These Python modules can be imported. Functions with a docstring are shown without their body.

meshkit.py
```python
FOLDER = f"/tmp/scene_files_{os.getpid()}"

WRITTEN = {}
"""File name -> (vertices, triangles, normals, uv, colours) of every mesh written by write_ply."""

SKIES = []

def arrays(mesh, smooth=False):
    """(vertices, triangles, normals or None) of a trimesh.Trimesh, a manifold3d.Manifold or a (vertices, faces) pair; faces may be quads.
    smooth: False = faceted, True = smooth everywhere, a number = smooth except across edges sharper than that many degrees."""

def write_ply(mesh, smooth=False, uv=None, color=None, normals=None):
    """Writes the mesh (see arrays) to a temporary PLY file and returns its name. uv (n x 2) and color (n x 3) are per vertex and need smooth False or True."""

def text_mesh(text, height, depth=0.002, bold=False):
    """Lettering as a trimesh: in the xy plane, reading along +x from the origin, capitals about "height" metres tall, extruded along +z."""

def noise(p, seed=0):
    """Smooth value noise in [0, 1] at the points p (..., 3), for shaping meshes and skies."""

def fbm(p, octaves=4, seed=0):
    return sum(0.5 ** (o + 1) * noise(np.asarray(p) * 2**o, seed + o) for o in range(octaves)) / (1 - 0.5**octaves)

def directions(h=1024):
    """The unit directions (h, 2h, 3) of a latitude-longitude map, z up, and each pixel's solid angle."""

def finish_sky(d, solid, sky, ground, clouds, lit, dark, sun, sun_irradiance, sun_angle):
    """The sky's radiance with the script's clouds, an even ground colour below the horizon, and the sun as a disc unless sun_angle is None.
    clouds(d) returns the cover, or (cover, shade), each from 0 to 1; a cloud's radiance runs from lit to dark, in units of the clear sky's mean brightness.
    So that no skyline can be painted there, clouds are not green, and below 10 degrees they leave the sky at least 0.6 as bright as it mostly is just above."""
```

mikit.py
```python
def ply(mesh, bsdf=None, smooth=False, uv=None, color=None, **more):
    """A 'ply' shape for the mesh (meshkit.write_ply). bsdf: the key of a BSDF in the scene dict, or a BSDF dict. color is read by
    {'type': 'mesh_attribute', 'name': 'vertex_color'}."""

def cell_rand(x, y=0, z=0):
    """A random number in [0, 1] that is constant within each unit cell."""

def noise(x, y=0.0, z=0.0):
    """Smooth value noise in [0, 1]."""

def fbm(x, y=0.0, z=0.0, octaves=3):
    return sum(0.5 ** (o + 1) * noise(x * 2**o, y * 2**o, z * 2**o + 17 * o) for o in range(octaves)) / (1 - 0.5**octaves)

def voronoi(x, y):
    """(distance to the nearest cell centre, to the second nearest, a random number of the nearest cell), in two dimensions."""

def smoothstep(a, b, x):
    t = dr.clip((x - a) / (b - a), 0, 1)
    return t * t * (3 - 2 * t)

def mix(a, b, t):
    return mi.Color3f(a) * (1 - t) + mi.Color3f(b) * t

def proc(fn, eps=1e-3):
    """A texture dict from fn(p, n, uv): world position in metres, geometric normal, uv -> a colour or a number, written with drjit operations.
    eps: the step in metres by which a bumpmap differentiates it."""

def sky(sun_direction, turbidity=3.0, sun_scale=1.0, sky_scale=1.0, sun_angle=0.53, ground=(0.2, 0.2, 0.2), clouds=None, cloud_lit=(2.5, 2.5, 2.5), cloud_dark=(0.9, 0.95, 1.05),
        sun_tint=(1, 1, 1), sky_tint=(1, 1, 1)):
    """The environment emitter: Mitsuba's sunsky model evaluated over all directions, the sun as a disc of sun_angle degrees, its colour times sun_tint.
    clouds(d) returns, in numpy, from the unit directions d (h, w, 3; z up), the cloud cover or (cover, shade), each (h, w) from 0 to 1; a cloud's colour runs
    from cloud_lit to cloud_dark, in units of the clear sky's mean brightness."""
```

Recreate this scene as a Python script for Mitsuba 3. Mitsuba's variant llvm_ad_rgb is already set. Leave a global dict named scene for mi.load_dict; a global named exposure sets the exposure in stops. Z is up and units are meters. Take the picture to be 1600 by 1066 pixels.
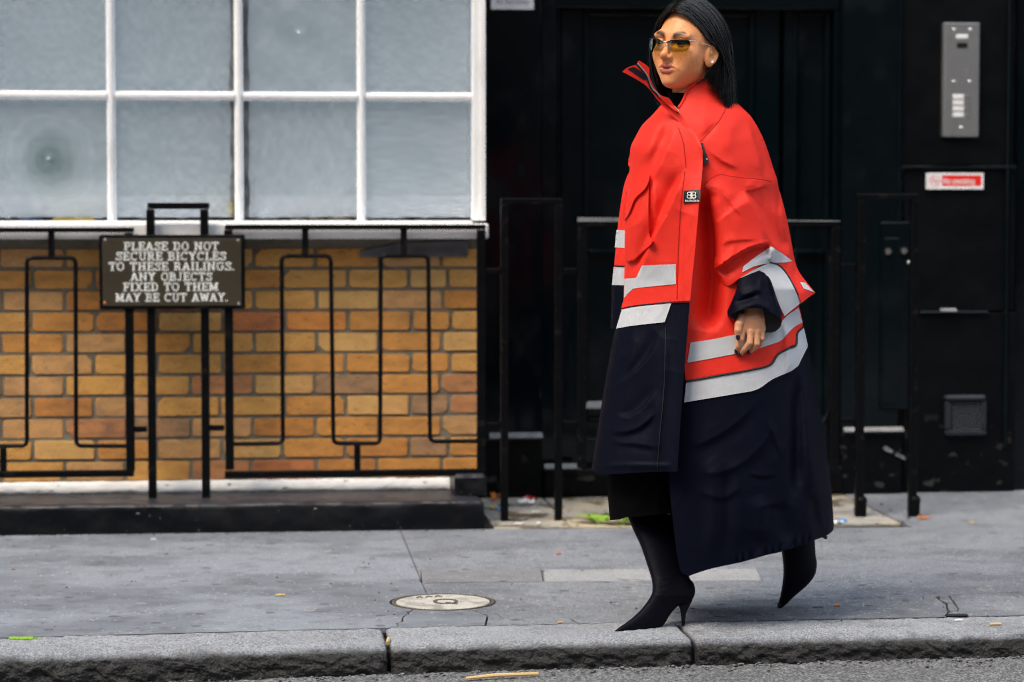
import math, random
import numpy as np, trimesh, drjit as dr, mitsuba as mi, mikit, meshkit
import manifold3d as m3
from scipy.spatial import Delaunay, cKDTree
from scipy.interpolate import LinearNDInterpolator
from shapely.geometry import Polygon, LineString, Point, box as sbox
from shapely.ops import unary_union
from shapely import affinity, contains_xy
from mikit import noise, fbm, voronoi, cell_rand, smoothstep, mix
T = mi.ScalarTransform4f
scene, labels, counts = {'type': 'scene'}, {}, {}

# ------------------------------------------------------------------ camera, sky, exposure
FPX, CX, CY = 3778.0, 800.0, 533.0            # focal length and centre in pixels of the 1600 x 1066 photograph
CAM = np.array([0.0, 0.0, 1.144])
YAW, PITCH = 0.100, math.atan((CY - 330.0) / FPX)
HF = np.array([math.sin(YAW), math.cos(YAW), 0.0])              # horizontal forward
RT = np.array([math.cos(YAW), -math.sin(YAW), 0.0])
FW = HF * math.cos(PITCH) - np.array([0, 0, math.sin(PITCH)])
UP = np.cross(RT, FW)
FOCUS = 6.45
scene['camera'] = dict(type='thinlens', to_world=T().look_at(origin=CAM.tolist(), target=(CAM + FW).tolist(), up=[0, 0, 1]),
                       fov=math.degrees(2 * math.atan(800 / FPX)), fov_axis='x', focus_distance=FOCUS, aperture_radius=0.0145,
                       near_clip=0.1, far_clip=200.0)
scene['sky'] = mikit.sky((-0.46, -0.42, 0.80), turbidity=3, sun_scale=0.30, sun_angle=27, clouds=lambda d: (np.ones(d.shape[:2]), 1 - np.clip(d[..., 2], 0, 1)),
                         cloud_lit=(1.92, 2.06, 2.28), cloud_dark=(.64, .69, .76))
exposure = 3.0

# ------------------------------------------------------------------ helpers
def ray(px, py):
    px, py = np.asarray(px, float), np.asarray(py, float)
    return FW + RT * ((px - CX) / FPX)[..., None] - UP * ((py - CY) / FPX)[..., None]
def W(px, py, Y):                               # where the photograph's pixel meets the wall plane y = Y
    r = ray(px, py); return CAM + r * (np.asarray(Y, float) / r[..., 1])[..., None]
def G(px, py, z=0.0):                           # ... the ground plane z
    r = ray(px, py); return CAM + r * ((z - CAM[2]) / r[..., 2])[..., None]
def PP(px, py, d):                              # ... the upright plane d metres ahead
    r = ray(px, py); return CAM + r * (np.asarray(d, float) / (r @ HF))[..., None]
def key(name, parent=None):
    base = (parent + '__' if parent else '') + name
    n = counts[base] = counts.get(base, -1) + 1
    return base if n == 0 else f'{base}_{n:03d}'
def tag(k, label=None, cat=None, group=None, kind=None):
    d = {a: b for a, b in (('label', label), ('category', cat), ('group', group), ('kind', kind)) if b}
    if d: labels[k] = d
    return k
def thing(name, label, cat, group=None): return tag(key(name), label, cat, group)
def add(name, mesh, mat, parent=None, label=None, cat=None, group=None, kind=None, smooth=30, **more):
    k = key(name, parent)
    if isinstance(mesh, list): mesh = cat_meshes(mesh)
    scene[k] = mikit.ply(mesh, mat, smooth=smooth, **more)
    return tag(k, label, cat, group, kind)
def tm(m):
    if isinstance(m, m3.Manifold):
        q = m.to_mesh(); return trimesh.Trimesh(q.vert_properties[:, :3], q.tri_verts, process=False)
    return m
def cat_meshes(ms): return trimesh.util.concatenate([tm(m) for m in ms])
def hull(p): return tm(m3.Manifold.hull_points(np.asarray(p, float)))
def cbox(x0, x1, y0, y1, z0, z1, c=0.003):      # chamfered box
    x0, x1, y0, y1, z0, z1 = min(x0, x1), max(x0, x1), min(y0, y1), max(y0, y1), min(z0, z1), max(z0, z1)
    c = min(c, (x1 - x0) * .4, (y1 - y0) * .4, (z1 - z0) * .4)
    p = []
    for sx in (0, 1):
        for sy in (0, 1):
            for sz in (0, 1):
                q = np.array([(x0, x1)[sx], (y0, y1)[sy], (z0, z1)[sz]]); s = np.array([1 - 2 * sx, 1 - 2 * sy, 1 - 2 * sz]) * c
                for a in range(3):
                    e = s.copy(); e[a] = 0; p.append(q + e)
    return hull(p)
def pbox(px0, py0, px1, py1, Y, depth, c=0.003):  # chamfered box whose front face, on y = Y, covers a pixel rectangle
    xm, ym = (px0 + px1) / 2, (py0 + py1) / 2
    return cbox(W(px0, ym, Y)[0], W(px1, ym, Y)[0], Y, Y + depth, W(xm, py1, Y)[2], W(xm, py0, Y)[2], c)
def tube(points, r, sides=8, closed=False):
    p = np.asarray(points, float); n = len(p)
    t = np.gradient(p, axis=0); t /= np.linalg.norm(t, axis=1, keepdims=True)
    r = np.broadcast_to(np.asarray(r, float), (n,))
    a = np.cross(t[0], [0, 0, 1.0] if abs(t[0][2]) < .9 else [1.0, 0, 0]); a /= np.linalg.norm(a)
    A = []
    for i in range(n):
        a = a - t[i] * (a @ t[i]); a /= np.linalg.norm(a); A.append(a)
    A = np.array(A); B = np.cross(t, A)
    ang = np.arange(sides) * 2 * np.pi / sides
    v = p[:, None] + r[:, None, None] * (np.cos(ang)[None, :, None] * A[:, None] + np.sin(ang)[None, :, None] * B[:, None])
    i, j = np.meshgrid(np.arange(n - 1), np.arange(sides), indexing='ij')
    q = np.stack([i * sides + j, i * sides + (j + 1) % sides, (i + 1) * sides + (j + 1) % sides, (i + 1) * sides + j], -1).reshape(-1, 4)
    f = np.vstack([q[:, [0, 1, 2]], q[:, [0, 2, 3]]])
    v = np.vstack([v.reshape(-1, 3), p[:1], p[-1:]]); m = n * sides; jj = np.arange(sides)
    f = np.vstack([f, np.stack([jj * 0 + m, (jj + 1) % sides, jj], 1), np.stack([jj * 0 + m + 1, (n - 1) * sides + jj, (n - 1) * sides + (jj + 1) % sides], 1)])
    return trimesh.Trimesh(v, f, process=False)
def rounded(points, rad, n=5):                  # polyline with its corners rounded
    p = [np.asarray(q, float) for q in points]; out = [p[0]]
    for a, b, c in zip(p, p[1:], p[2:]):
        u, v = (a - b) / np.linalg.norm(a - b), (c - b) / np.linalg.norm(c - b)
        for s in np.linspace(0, 1, n):
            out.append((1 - s) ** 2 * (b + u * rad) + 2 * s * (1 - s) * b + s * s * (b + v * rad))
    return np.array(out + [p[-1]])
def extrude(poly, h):
    ps = [g for g in getattr(poly, 'geoms', [poly]) if g.geom_type == 'Polygon' and g.area > 1e-8]
    return trimesh.util.concatenate([trimesh.creation.extrude_polygon(g, h, engine='earcut') for g in ps])
def on_wall(mesh, x, Y, z):                     # a mesh lying in xy, extruded along +z, set upright on the plane y = Y facing the street
    v = np.array(mesh.vertices); out = np.stack([v[:, 0] + x, Y - v[:, 2], v[:, 1] + z], 1)
    return trimesh.Trimesh(out, mesh.faces, process=False)
def chip_block(x0, x1, z0, z1, Y, depth, rng, c=0.0035, jit=0.0016):   # a brick: uneven rounded outline, worn front edge
    w, h = x1 - x0, z1 - z0; cx = min(c * 1.6, w * .3, h * .3); o = []
    for sx, sz in ((0, 0), (1, 0), (1, 1), (0, 1)):
        X, Z = (x0, x1)[sx], (z0, z1)[sz]; k = cx * rng.uniform(.35, 1.7) * (2.6 if rng.random() < .12 else 1)
        a, b = (X + k * (1 - 2 * sx), Z), (X, Z + k * (1 - 2 * sz))
        o += [b, a] if (sx + sz) % 2 == 0 else [a, b]
    o = np.array(o) + rng.uniform(-jit, jit, (8, 2)); ctr = o.mean(0)
    mid = o.copy(); ins = o + (ctr - o) / np.maximum(np.linalg.norm(ctr - o, axis=1, keepdims=True), 1e-6) * c * 1.2
    n, yj = 8, Y + rng.uniform(-jit, jit)
    v = np.vstack([np.c_[o[:, 0], np.full(n, Y + depth), o[:, 1]], np.c_[mid[:, 0], np.full(n, yj + c * .9), mid[:, 1]], np.c_[ins[:, 0], yj + rng.uniform(-.4, .4, n) * jit, ins[:, 1]], [[ctr[0], yj, ctr[1]]]])
    f = []
    for k in range(n):
        l = (k + 1) % n
        for r in (0, 1): f += [[r * n + k, r * n + l, (r + 1) * n + l], [r * n + k, (r + 1) * n + l, (r + 1) * n + k]]
        f.append([2 * n + k, 2 * n + l, 3 * n])
    return trimesh.Trimesh(v, f, process=False)
def grid_mesh(P):                               # (h, w, 3) grid of points
    h, w = P.shape[:2]; i, j = np.meshgrid(np.arange(h - 1), np.arange(w - 1), indexing='ij'); a = (i * w + j).ravel()
    return trimesh.Trimesh(P.reshape(-1, 3), np.vstack([np.stack([a, a + 1, a + w + 1], 1), np.stack([a, a + w + 1, a + w], 1)]), process=False)

# ------------------------------------------------------------------ materials
def tex(c): return mikit.proc(c) if callable(c) else {'type': 'rgb', 'value': list(c)} if isinstance(c, (tuple, list)) else c
def mat(name, color, rough=.5, spec=.5, bump=None, scale=1.0, eps=1e-3, **more):
    b = {'type': 'principled', 'base_color': tex(color), 'roughness': tex(rough) if callable(rough) else rough, 'specular': spec, **more}
    if bump: b = {'type': 'bumpmap', 'tex': mikit.proc(bump, eps), 'scale': scale, 'bsdf': b}
    scene[name] = {'type': 'twosided', 'bsdf': b}
    return name
def C3(r, g, b): return mi.Color3f(r, g, b)
def speck(p, f): return cell_rand(dr.floor(p.x * f), dr.floor(p.y * f), dr.floor(p.z * f))
def brick_col(c, dark):
    def fn(p, n, uv):
        a = fbm(p.x * 22, p.y * 22, p.z * 40, 4); g = noise(p.x * 260, p.y * 260, p.z * 260); b = fbm(p.x * 7 + 5, 3, p.z * 7, 3)
        k = smoothstep(.35, .75, a) * .55 + smoothstep(.55, .8, b) * .35
        return mix(c, dark, k) * (.80 + .38 * g) * dr.select(noise(p.x * 120 + 9, p.y * 120, p.z * 120) > .86, .55, 1.0)
    return fn
BRICKS = [((0.615, 0.284, 0.074), (0.394, 0.186, 0.060)), ((0.640, 0.343, 0.101), (0.498, 0.239, 0.067)), ((0.540, 0.231, 0.060), (0.321, 0.146, 0.060)), ((0.640, 0.264, 0.067), (0.468, 0.157, 0.048)),
          ((0.584, 0.318, 0.128), (0.337, 0.198, 0.101)), ((0.498, 0.224, 0.093), (0.262, 0.132, 0.081)), ((0.640, 0.384, 0.134), (0.540, 0.277, 0.108)), ((0.394, 0.224, 0.115), (0.205, 0.132, 0.087)), ((0.540, 0.198, 0.074), (0.293, 0.106, 0.060))]
for i, (a, b) in enumerate(BRICKS):
    mat(f'mat_brick_{i}', brick_col(a, b), .85, .3, bump=lambda p, n, uv: fbm(p.x * 150, p.y * 150, p.z * 150, 3) * .0022, scale=1.0, eps=1.5e-3)
mat('mat_mortar', lambda p, n, uv: mix((.11, .10, .075), (.24, .22, .18), fbm(p.x * 30, p.y * 30, p.z * 30, 4)) * (.75 + .5 * noise(p.x * 400, p.y * 400, p.z * 400)), .95, .2,
    bump=lambda p, n, uv: fbm(p.x * 120, p.y * 120, p.z * 120, 3) * .004, eps=2e-3)
mat('mat_white_paint', lambda p, n, uv: mix((.80, .81, .83), (.60, .61, .60), smoothstep(.5, .85, fbm(p.x * 14, p.y * 14, p.z * 6, 4)) * .6) * (.96 + .08 * noise(p.x * 90, p.y * 90, p.z * 20)), .35, .5)
mat('mat_white_chipped', lambda p, n, uv: mix((.80, .82, .85), (.10, .095, .08), smoothstep(.72, .75, fbm(p.x * 40, p.y * 40, p.z * 60, 4))) * (.9 + .15 * noise(p.x * 60, p.y * 60, p.z * 200)), .6, .4,
    bump=lambda p, n, uv: fbm(p.x * 60, p.y * 60, p.z * 60, 3) * .006, eps=2e-3)
mat('mat_black_iron', lambda p, n, uv: mix((.0022, .0026, .0036), (.010, .009, .009), smoothstep(.62, .72, fbm(p.x * 30, p.y * 30, p.z * 30, 4))), lambda p, n, uv: .22 + .25 * fbm(p.x * 40, p.y * 40, p.z * 40, 3), .14,
    bump=lambda p, n, uv: fbm(p.x * 90, p.y * 90, p.z * 90, 2) * .0012, eps=2e-3)
def facade_bump(p, n, uv): return noise(p.x * 6, p.y * 6, p.z * 3) * .0012 + noise(p.x * 60, p.y * 60, p.z * 14) * .00016
mat('mat_black_gloss', lambda p, n, uv: mix((.0013, .0040, .0058), (.0030, .0066, .0086), smoothstep(.55, .8, fbm(p.x * 9, p.y * 9, p.z * 7, 4)) * .6), lambda p, n, uv: .10 + .22 * smoothstep(.45, .75, fbm(p.x * 8, p.y * 8, p.z * 5, 4)), .28, bump=facade_bump, eps=3e-3)
def worn_black(p, n, uv):
    low = 1 - smoothstep(.02, .45, p.z)
    w = smoothstep(.68, .76, fbm(p.x * 26, p.y * 26, p.z * 26, 5)) * low
    return mix((.0018, .0024, .0034), (.05, .05, .052), w * .7) + mi.Color3f(.10) * dr.select(noise(p.x * 150, p.y * 150, p.z * 150) > .965, low * .6, 0.0)
mat('mat_black_worn', worn_black, lambda p, n, uv: .28 + .3 * fbm(p.x * 12, p.y * 12, p.z * 12, 3), .12, bump=facade_bump, eps=3e-3)
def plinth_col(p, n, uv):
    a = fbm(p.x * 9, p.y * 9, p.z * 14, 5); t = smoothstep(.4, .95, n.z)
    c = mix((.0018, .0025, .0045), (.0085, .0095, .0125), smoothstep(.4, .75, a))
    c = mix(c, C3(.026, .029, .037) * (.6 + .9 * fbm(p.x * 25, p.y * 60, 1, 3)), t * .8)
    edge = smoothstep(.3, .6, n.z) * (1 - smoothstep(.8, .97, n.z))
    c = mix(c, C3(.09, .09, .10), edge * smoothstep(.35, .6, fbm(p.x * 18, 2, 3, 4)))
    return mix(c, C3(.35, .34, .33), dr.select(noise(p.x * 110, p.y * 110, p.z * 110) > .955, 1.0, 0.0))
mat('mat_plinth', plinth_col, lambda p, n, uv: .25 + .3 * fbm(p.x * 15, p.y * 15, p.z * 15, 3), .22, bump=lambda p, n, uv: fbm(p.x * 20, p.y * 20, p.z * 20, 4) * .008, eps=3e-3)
mat('mat_lead', lambda p, n, uv: mix((.05, .05, .055), (.16, .165, .18), fbm(p.x * 20, p.y * 20, p.z * 30, 4)), .5, .5, bump=lambda p, n, uv: fbm(p.x * 30, p.y * 30, p.z * 30, 3) * .006, eps=2e-3)
def gum(p, f, r, keep, s):                      # round trodden-in gum spots
    d, _, w = voronoi(p.x * f + s, p.y * f)
    return dr.select(w < keep, 1 - smoothstep(r * .7, r, d * (1 + .5 * noise(p.x * 60, p.y * 60, s))), 0.0)
def concrete(base, dark, agg, warm):
    def fn(p, n, uv):
        a = fbm(p.x * 2.2, p.y * 4.5, 3, 5); b = fbm(p.x * 14, p.y * 14, 7, 4); g = noise(p.x * 330, p.y * 330, 1); h = noise(p.x * 800, p.y * 800, 5)
        c = mix(base, dark, smoothstep(.35, .68, a) * .75 + smoothstep(.45, .8, b) * .45) * (1 - agg * .5 + agg * .6 * g + agg * .45 * h)
        c = c * dr.select(noise(p.x * 170 + 4, p.y * 170, 2) > .86, 1 - agg * .7, 1.0)
        sp = cell_rand(dr.floor(p.x * 130), dr.floor(p.y * 130), 4)
        c = mix(c, mi.Color3f(.34, .33, .30), dr.select(sp > 1 - .05 * agg, .7, 0.0)); c = mix(c, mi.Color3f(*warm), dr.select(sp < .008 * agg, .7, 0.0))
        c = mix(c, mi.Color3f(*dark) * .55, gum(p, 5.5, .12, .4, 1.3) * .75); c = mix(c, C3(.26, .26, .25), gum(p, 4.3, .09, .3, 7.7) * .5)
        return mix(c, mi.Color3f(*dark) * .5, smoothstep(.70, .78, fbm(p.x * 30, p.y * 45, 9, 3)) * .4)
    return fn
def rough_bump(k): return lambda p, n, uv: fbm(p.x * 220, p.y * 220, p.z * 220, 3) * k
mat('mat_concrete', concrete((.185, .209, .250), (.110, .125, .152), .30, (.3, .2, .1)), .75, .45, bump=rough_bump(.0022), eps=1.5e-3)
mat('mat_asphalt_path', concrete((.183, .203, .241), (.108, .121, .148), .65, (.36, .17, .06)), .72, .5, bump=rough_bump(.0055), eps=1.5e-3)
mat('mat_strip_dark', concrete((.17, .177, .20), (.115, .12, .14), .3, (.3, .2, .1)), .7, .45, bump=lambda p, n, uv: fbm(p.x * 20, p.y * 190, 1, 3) * .004, eps=1.5e-3)
mat('mat_strip_pale', concrete((.262, .275, .30), (.19, .20, .22), .6, (.3, .2, .1)), .8, .4, bump=rough_bump(.004), eps=1.5e-3)
mat('mat_stone_tan', lambda p, n, uv: mix(mix((.34, .30, .22), (.27, .265, .25), smoothstep(.4, .62, fbm(p.x * 2.3 + 4, p.y * 3, 1, 4))), (.07, .055, .035), smoothstep(.5, .72, fbm(p.x * 11, p.y * 13, 2, 5))) * (.8 + .4 * noise(p.x * 200, p.y * 200, 3)), .8, .4,
    bump=rough_bump(.004), eps=2e-3)
mat('mat_dirt', lambda p, n, uv: mix((.012, .011, .010), (.045, .038, .03), fbm(p.x * 40, p.y * 40, p.z * 40, 4)), .95, .2)
def kerb_col(p, n, uv):
    g, h = noise(p.x * 300, p.y * 300, p.z * 300), noise(p.x * 620, p.y * 620, p.z * 620)
    c = mix((.125, .142, .172), (.35, .375, .42), smoothstep(.25, .8, g * .6 + h * .4))
    c = mix(c, (.30, .25, .18), dr.select(cell_rand(dr.floor(p.x * 160), dr.floor(p.y * 160), dr.floor(p.z * 160)) > .97, .7, 0.0))
    grime = 1 - smoothstep(-.020, .002, p.z + .016 * (fbm(p.x * 26, p.y * 26, p.z * 26, 4) - .5))
    c = mix(c * (.80 + .35 * fbm(p.x * 5, p.y * 9, 2, 4)), mix((.006, .0063, .0068), (.028, .029, .031), smoothstep(.3, .9, g)), grime * .97)
    return mix(c, (.10, .11, .10), dr.select((noise(p.x * 90, p.y * 90, p.z * 90) > .93) & (p.z < -.02), .5, 0.0))
mat('mat_kerb', kerb_col, .75, .45, bump=rough_bump(.006), eps=1.5e-3)
mat('mat_road', lambda p, n, uv: mix((.07, .075, .082), (.20, .21, .23), smoothstep(.3, .85, noise(p.x * 190, p.y * 190, 1) * .6 + noise(p.x * 420, p.y * 420, 2) * .4)) * (.8 + .4 * fbm(p.x * 6, p.y * 9, 2, 4)), .75, .5, bump=lambda p, n, uv: fbm(p.x * 110, p.y * 110, 1, 3) * .012, eps=2e-3)
mat('mat_cover', lambda p, n, uv: mix((.40, .40, .375), (.235, .235, .22), smoothstep(.4, .75, fbm(p.x * 25, p.y * 25, 1, 5))) * (.85 + .3 * noise(p.x * 300, p.y * 300, 2)), .7, .4, bump=rough_bump(.003), eps=2e-3)
mat('mat_cover_iron', lambda p, n, uv: mix((.05, .05, .05), (.12, .10, .085), fbm(p.x * 60, p.y * 60, 1, 4)), .6, .5)
mat('mat_steel', lambda p, n, uv: mix((.36, .37, .38), (.50, .50, .50), noise(p.x * 900, 1, p.z * 6)), .34, .5, metallic=.85)
mat('mat_steel_bright', (.8, .8, .8), .22, .5, metallic=1.0)
mat('mat_white_plastic', (.78, .79, .82), .4, .5)
mat('mat_letter_white', lambda p, n, uv: mix((.74, .76, .75), (.5, .5, .48), smoothstep(.55, .8, fbm(p.x * 90, p.y * 90, p.z * 90, 3)) * .6), .5, .4)
mat('mat_sign_brown', lambda p, n, uv: mix((.034, .027, .016), (.05, .041, .028), fbm(p.x * 10, p.y * 10, p.z * 10, 4)), .32, .5)
mat('mat_black_plastic', (.006, .006, .007), .3, .5)
mat('mat_sign_red', (.72, .018, .012), .4, .5)
mat('mat_grey_print', (.16, .16, .16), .5, .4)
mat('mat_blind', lambda p, n, uv: mix((.61, .665, .70), (.82, .87, .895), noise(p.x * 90, 1, p.z * 90) * .3 + .7 * fbm(p.x * 3, 1, p.z * 3, 3)) * (.93 + .1 * noise(p.x * 600, 3, p.z * 600)), .9, .2)
mat('mat_blind_hem', (.84, .85, .88), .9, .2)
mat('mat_room', (.035, .04, .042), .9, .2)
def crown(cx, cz, r, k=0):                           # spun-glass rings
    def fn(p):
        x, z = p.x - cx, p.z - cz; d = dr.sqrt(x * x + z * z)
        d2 = d * (1 + .10 * noise(x * 14 + cx * 9, 2, z * 14))
        return (.5 + .5 * dr.sin(d2 * 330)) * (1 - smoothstep(r * .75, r, d)) * .0010 + dr.exp(-dr.square(d / .016)) * .010
    return fn
def pane_mat(name, rip, bull=None):              # old uneven glass: clear panes with a mottled, rained-on film, some with a spun bullseye
    b = crown(*bull) if bull else None
    def fn(p, n, uv):
        h = noise(p.x * rip[0], 1.7, p.z * rip[1]) * rip[2] + fbm(p.x * 9, 2, p.z * 7, 3) * .004
        return h + b(p) if b else h
    def film(p, n, uv):
        a = fbm(p.x * rip[0], 3.3, p.z * rip[1], 3); w = .09 + .17 * smoothstep(.3, .75, a) + .09 * fbm(p.x * 5, 1, p.z * 5, 3)
        if bull:
            cx, cz, r = bull[:3]; x, z = p.x - cx, p.z - cz; d = dr.sqrt(x * x + z * z); g = d * (1 + .34 * (noise(x * 9 + 3, 2, z * 9) - .5) + .12 * noise(x * 30, 7, z * 30)) / r
            ring = noise(g * 15, 5, noise(x * 18, 1, z * 18) * 2) * (1 - smoothstep(.8, 1.02, g)); kk = .35 + .65 * (bull[3] if len(bull) > 3 else 1); w = w * (1 - kk * (1 - smoothstep(.0, .9, g))) + .15 * kk * ring * smoothstep(.1, .5, g) + .06 * kk * (1 - smoothstep(.02, .06, dr.abs(g - .95)))
        return dr.clip(w, 0, .8)
    def tint(p, n, uv):
        if not bull: return mi.Color3f(.93, .97, .98)
        cx, cz, r = bull[:3]; d = dr.sqrt(dr.square(p.x - cx) + dr.square(p.z - cz)) / r; k = bull[3] if len(bull) > 3 else .6
        return mix((.93, .97, .98), (.55, .64, .62), (1 - smoothstep(.1, 1.0, d)) * k + .5 * k * (1 - smoothstep(.03, .09, d)))
    clear = {'type': 'bumpmap', 'tex': mikit.proc(fn, 2e-3), 'scale': 1.0, 'bsdf': {'type': 'thindielectric', 'int_ior': 1.5, 'specular_transmittance': mikit.proc(tint)}}
    scene[name] = {'type': 'blendbsdf', 'weight': mikit.proc(film), 'clear': clear, 'film': {'type': 'principledthin', 'base_color': {'type': 'rgb', 'value': [.74, .82, .88]}, 'roughness': .5, 'diff_trans': .9, 'spec_trans': 0.0}}
    return name
# ------------------------------------------------------------------ planes of the place
YPL = float(G(380, 832, 0)[1])                  # face of the low plinth
ZPL = float(W(380, 787, YPL)[2])                # its top
YRAIL = float(G(240, 778, ZPL)[1])
YBR = YRAIL + 0.16                              # face of the brickwork
YFA = float(G(1490, 769, 0)[1]) - 0.02          # face of the black shopfront in the recess
XCOR = float(W(757, 500, YBR)[0])               # right-hand corner of the brick bay
rng = np.random.default_rng(7)

# ------------------------------------------------------------------ ground
def ground_poly(pts, z=0.0): return Polygon([tuple(G(a, b, z)[:2]) for a, b in pts])
def line(pts, w):                               # a crack, as a polygon of the given width with uneven edges
    p = np.array([G(a, b)[:2] for a, b in pts]); q = [p[0]]
    for a, b in zip(p, p[1:]):
        n = max(2, int(np.linalg.norm(b - a) / .035))
        for s in np.linspace(0, 1, n + 1)[1:]: q.append(a + (b - a) * s + rng.normal(0, .0045, 2))
    q = np.array(q); return unary_union([LineString([a, b]).buffer(w * rng.uniform(.35, 1.0) / 2, cap_style='round', quad_segs=2) for a, b in zip(q, q[1:])])
road_z = lambda x: -.076 + .007 * np.clip(x, -3, 3)
xs = np.concatenate([[-60, -20, -6], np.linspace(-2.2, 2.4, 920), [6, 20, 60]]); ys = np.concatenate([[-40, -6, 2, 4.5], np.linspace(5.7, 6.5, 160), [6.7]])
X, Y = np.meshgrid(xs, ys); Zr = road_z(X) + (meshkit.fbm(np.stack([X * 95, Y * 95, X * 0], -1), 3) - .5) * .009 * ((Y > 5.6) & (np.abs(X) < 2.5)) + (meshkit.fbm(np.stack([X * 8, Y * 8, X * 0 + 4], -1), 3) - .5) * .008 * (np.abs(X) < 5)
add('road', grid_mesh(np.stack([X, Y, Zr], -1)), 'mat_road', kind='structure', label='grey asphalt road along the foot of the kerb', smooth=True)
KB = G(620, 983.5)[1]                           # back of the kerb at the middle
def kerb_back(x): return KB + np.interp(x, [-2.2, -.3, .6, 2.2], [-.10, -.004, .035, .05])
def kerb_front(x): return kerb_back(x) - .285
pave = key('pavement'); tag(pave, 'grey street pavement of concrete and patched asphalt', None, None, 'structure')
xb = np.linspace(-8, 8, 161)
base = Polygon([*zip(xb, kerb_back(xb) + .003), (8, 14), (-8, 14)])
scene[pave] = mikit.ply(extrude(base, .05).apply_translation([0, 0, -.064]), 'mat_dirt', smooth=False)
x655 = float(G(655, 900)[0]); plinth_front = YPL
cov_c, cov_r = G(692, 940.5), .145
cover_hole = Point(cov_c[0], cov_c[1]).buffer(cov_r + .012, 32)
left = Polygon([*[(x, kerb_back(x) + .006) for x in np.linspace(-8, float(G(762, 984)[0]) - .003, 90)], tuple(G(762, 962)[:2] - [.003, 0]), (x655 - .0015, float(G(672, 926)[1])), (x655 - .002, YPL + .0), (-8, YPL)])
cut1 = [line([(662, 930), (640, 958), (614, 988)], .006), line([(655, 905), (668, 926)], .006), line([(628, 951), (640, 960)], .004)]
left = left.difference(unary_union([cover_hole, *cut1]))
add('slab', extrude(left, .014).apply_translation([0, 0, -.0142]), 'mat_concrete', pave, 'smooth grey concrete section left of the round cover', smooth=False)
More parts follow.
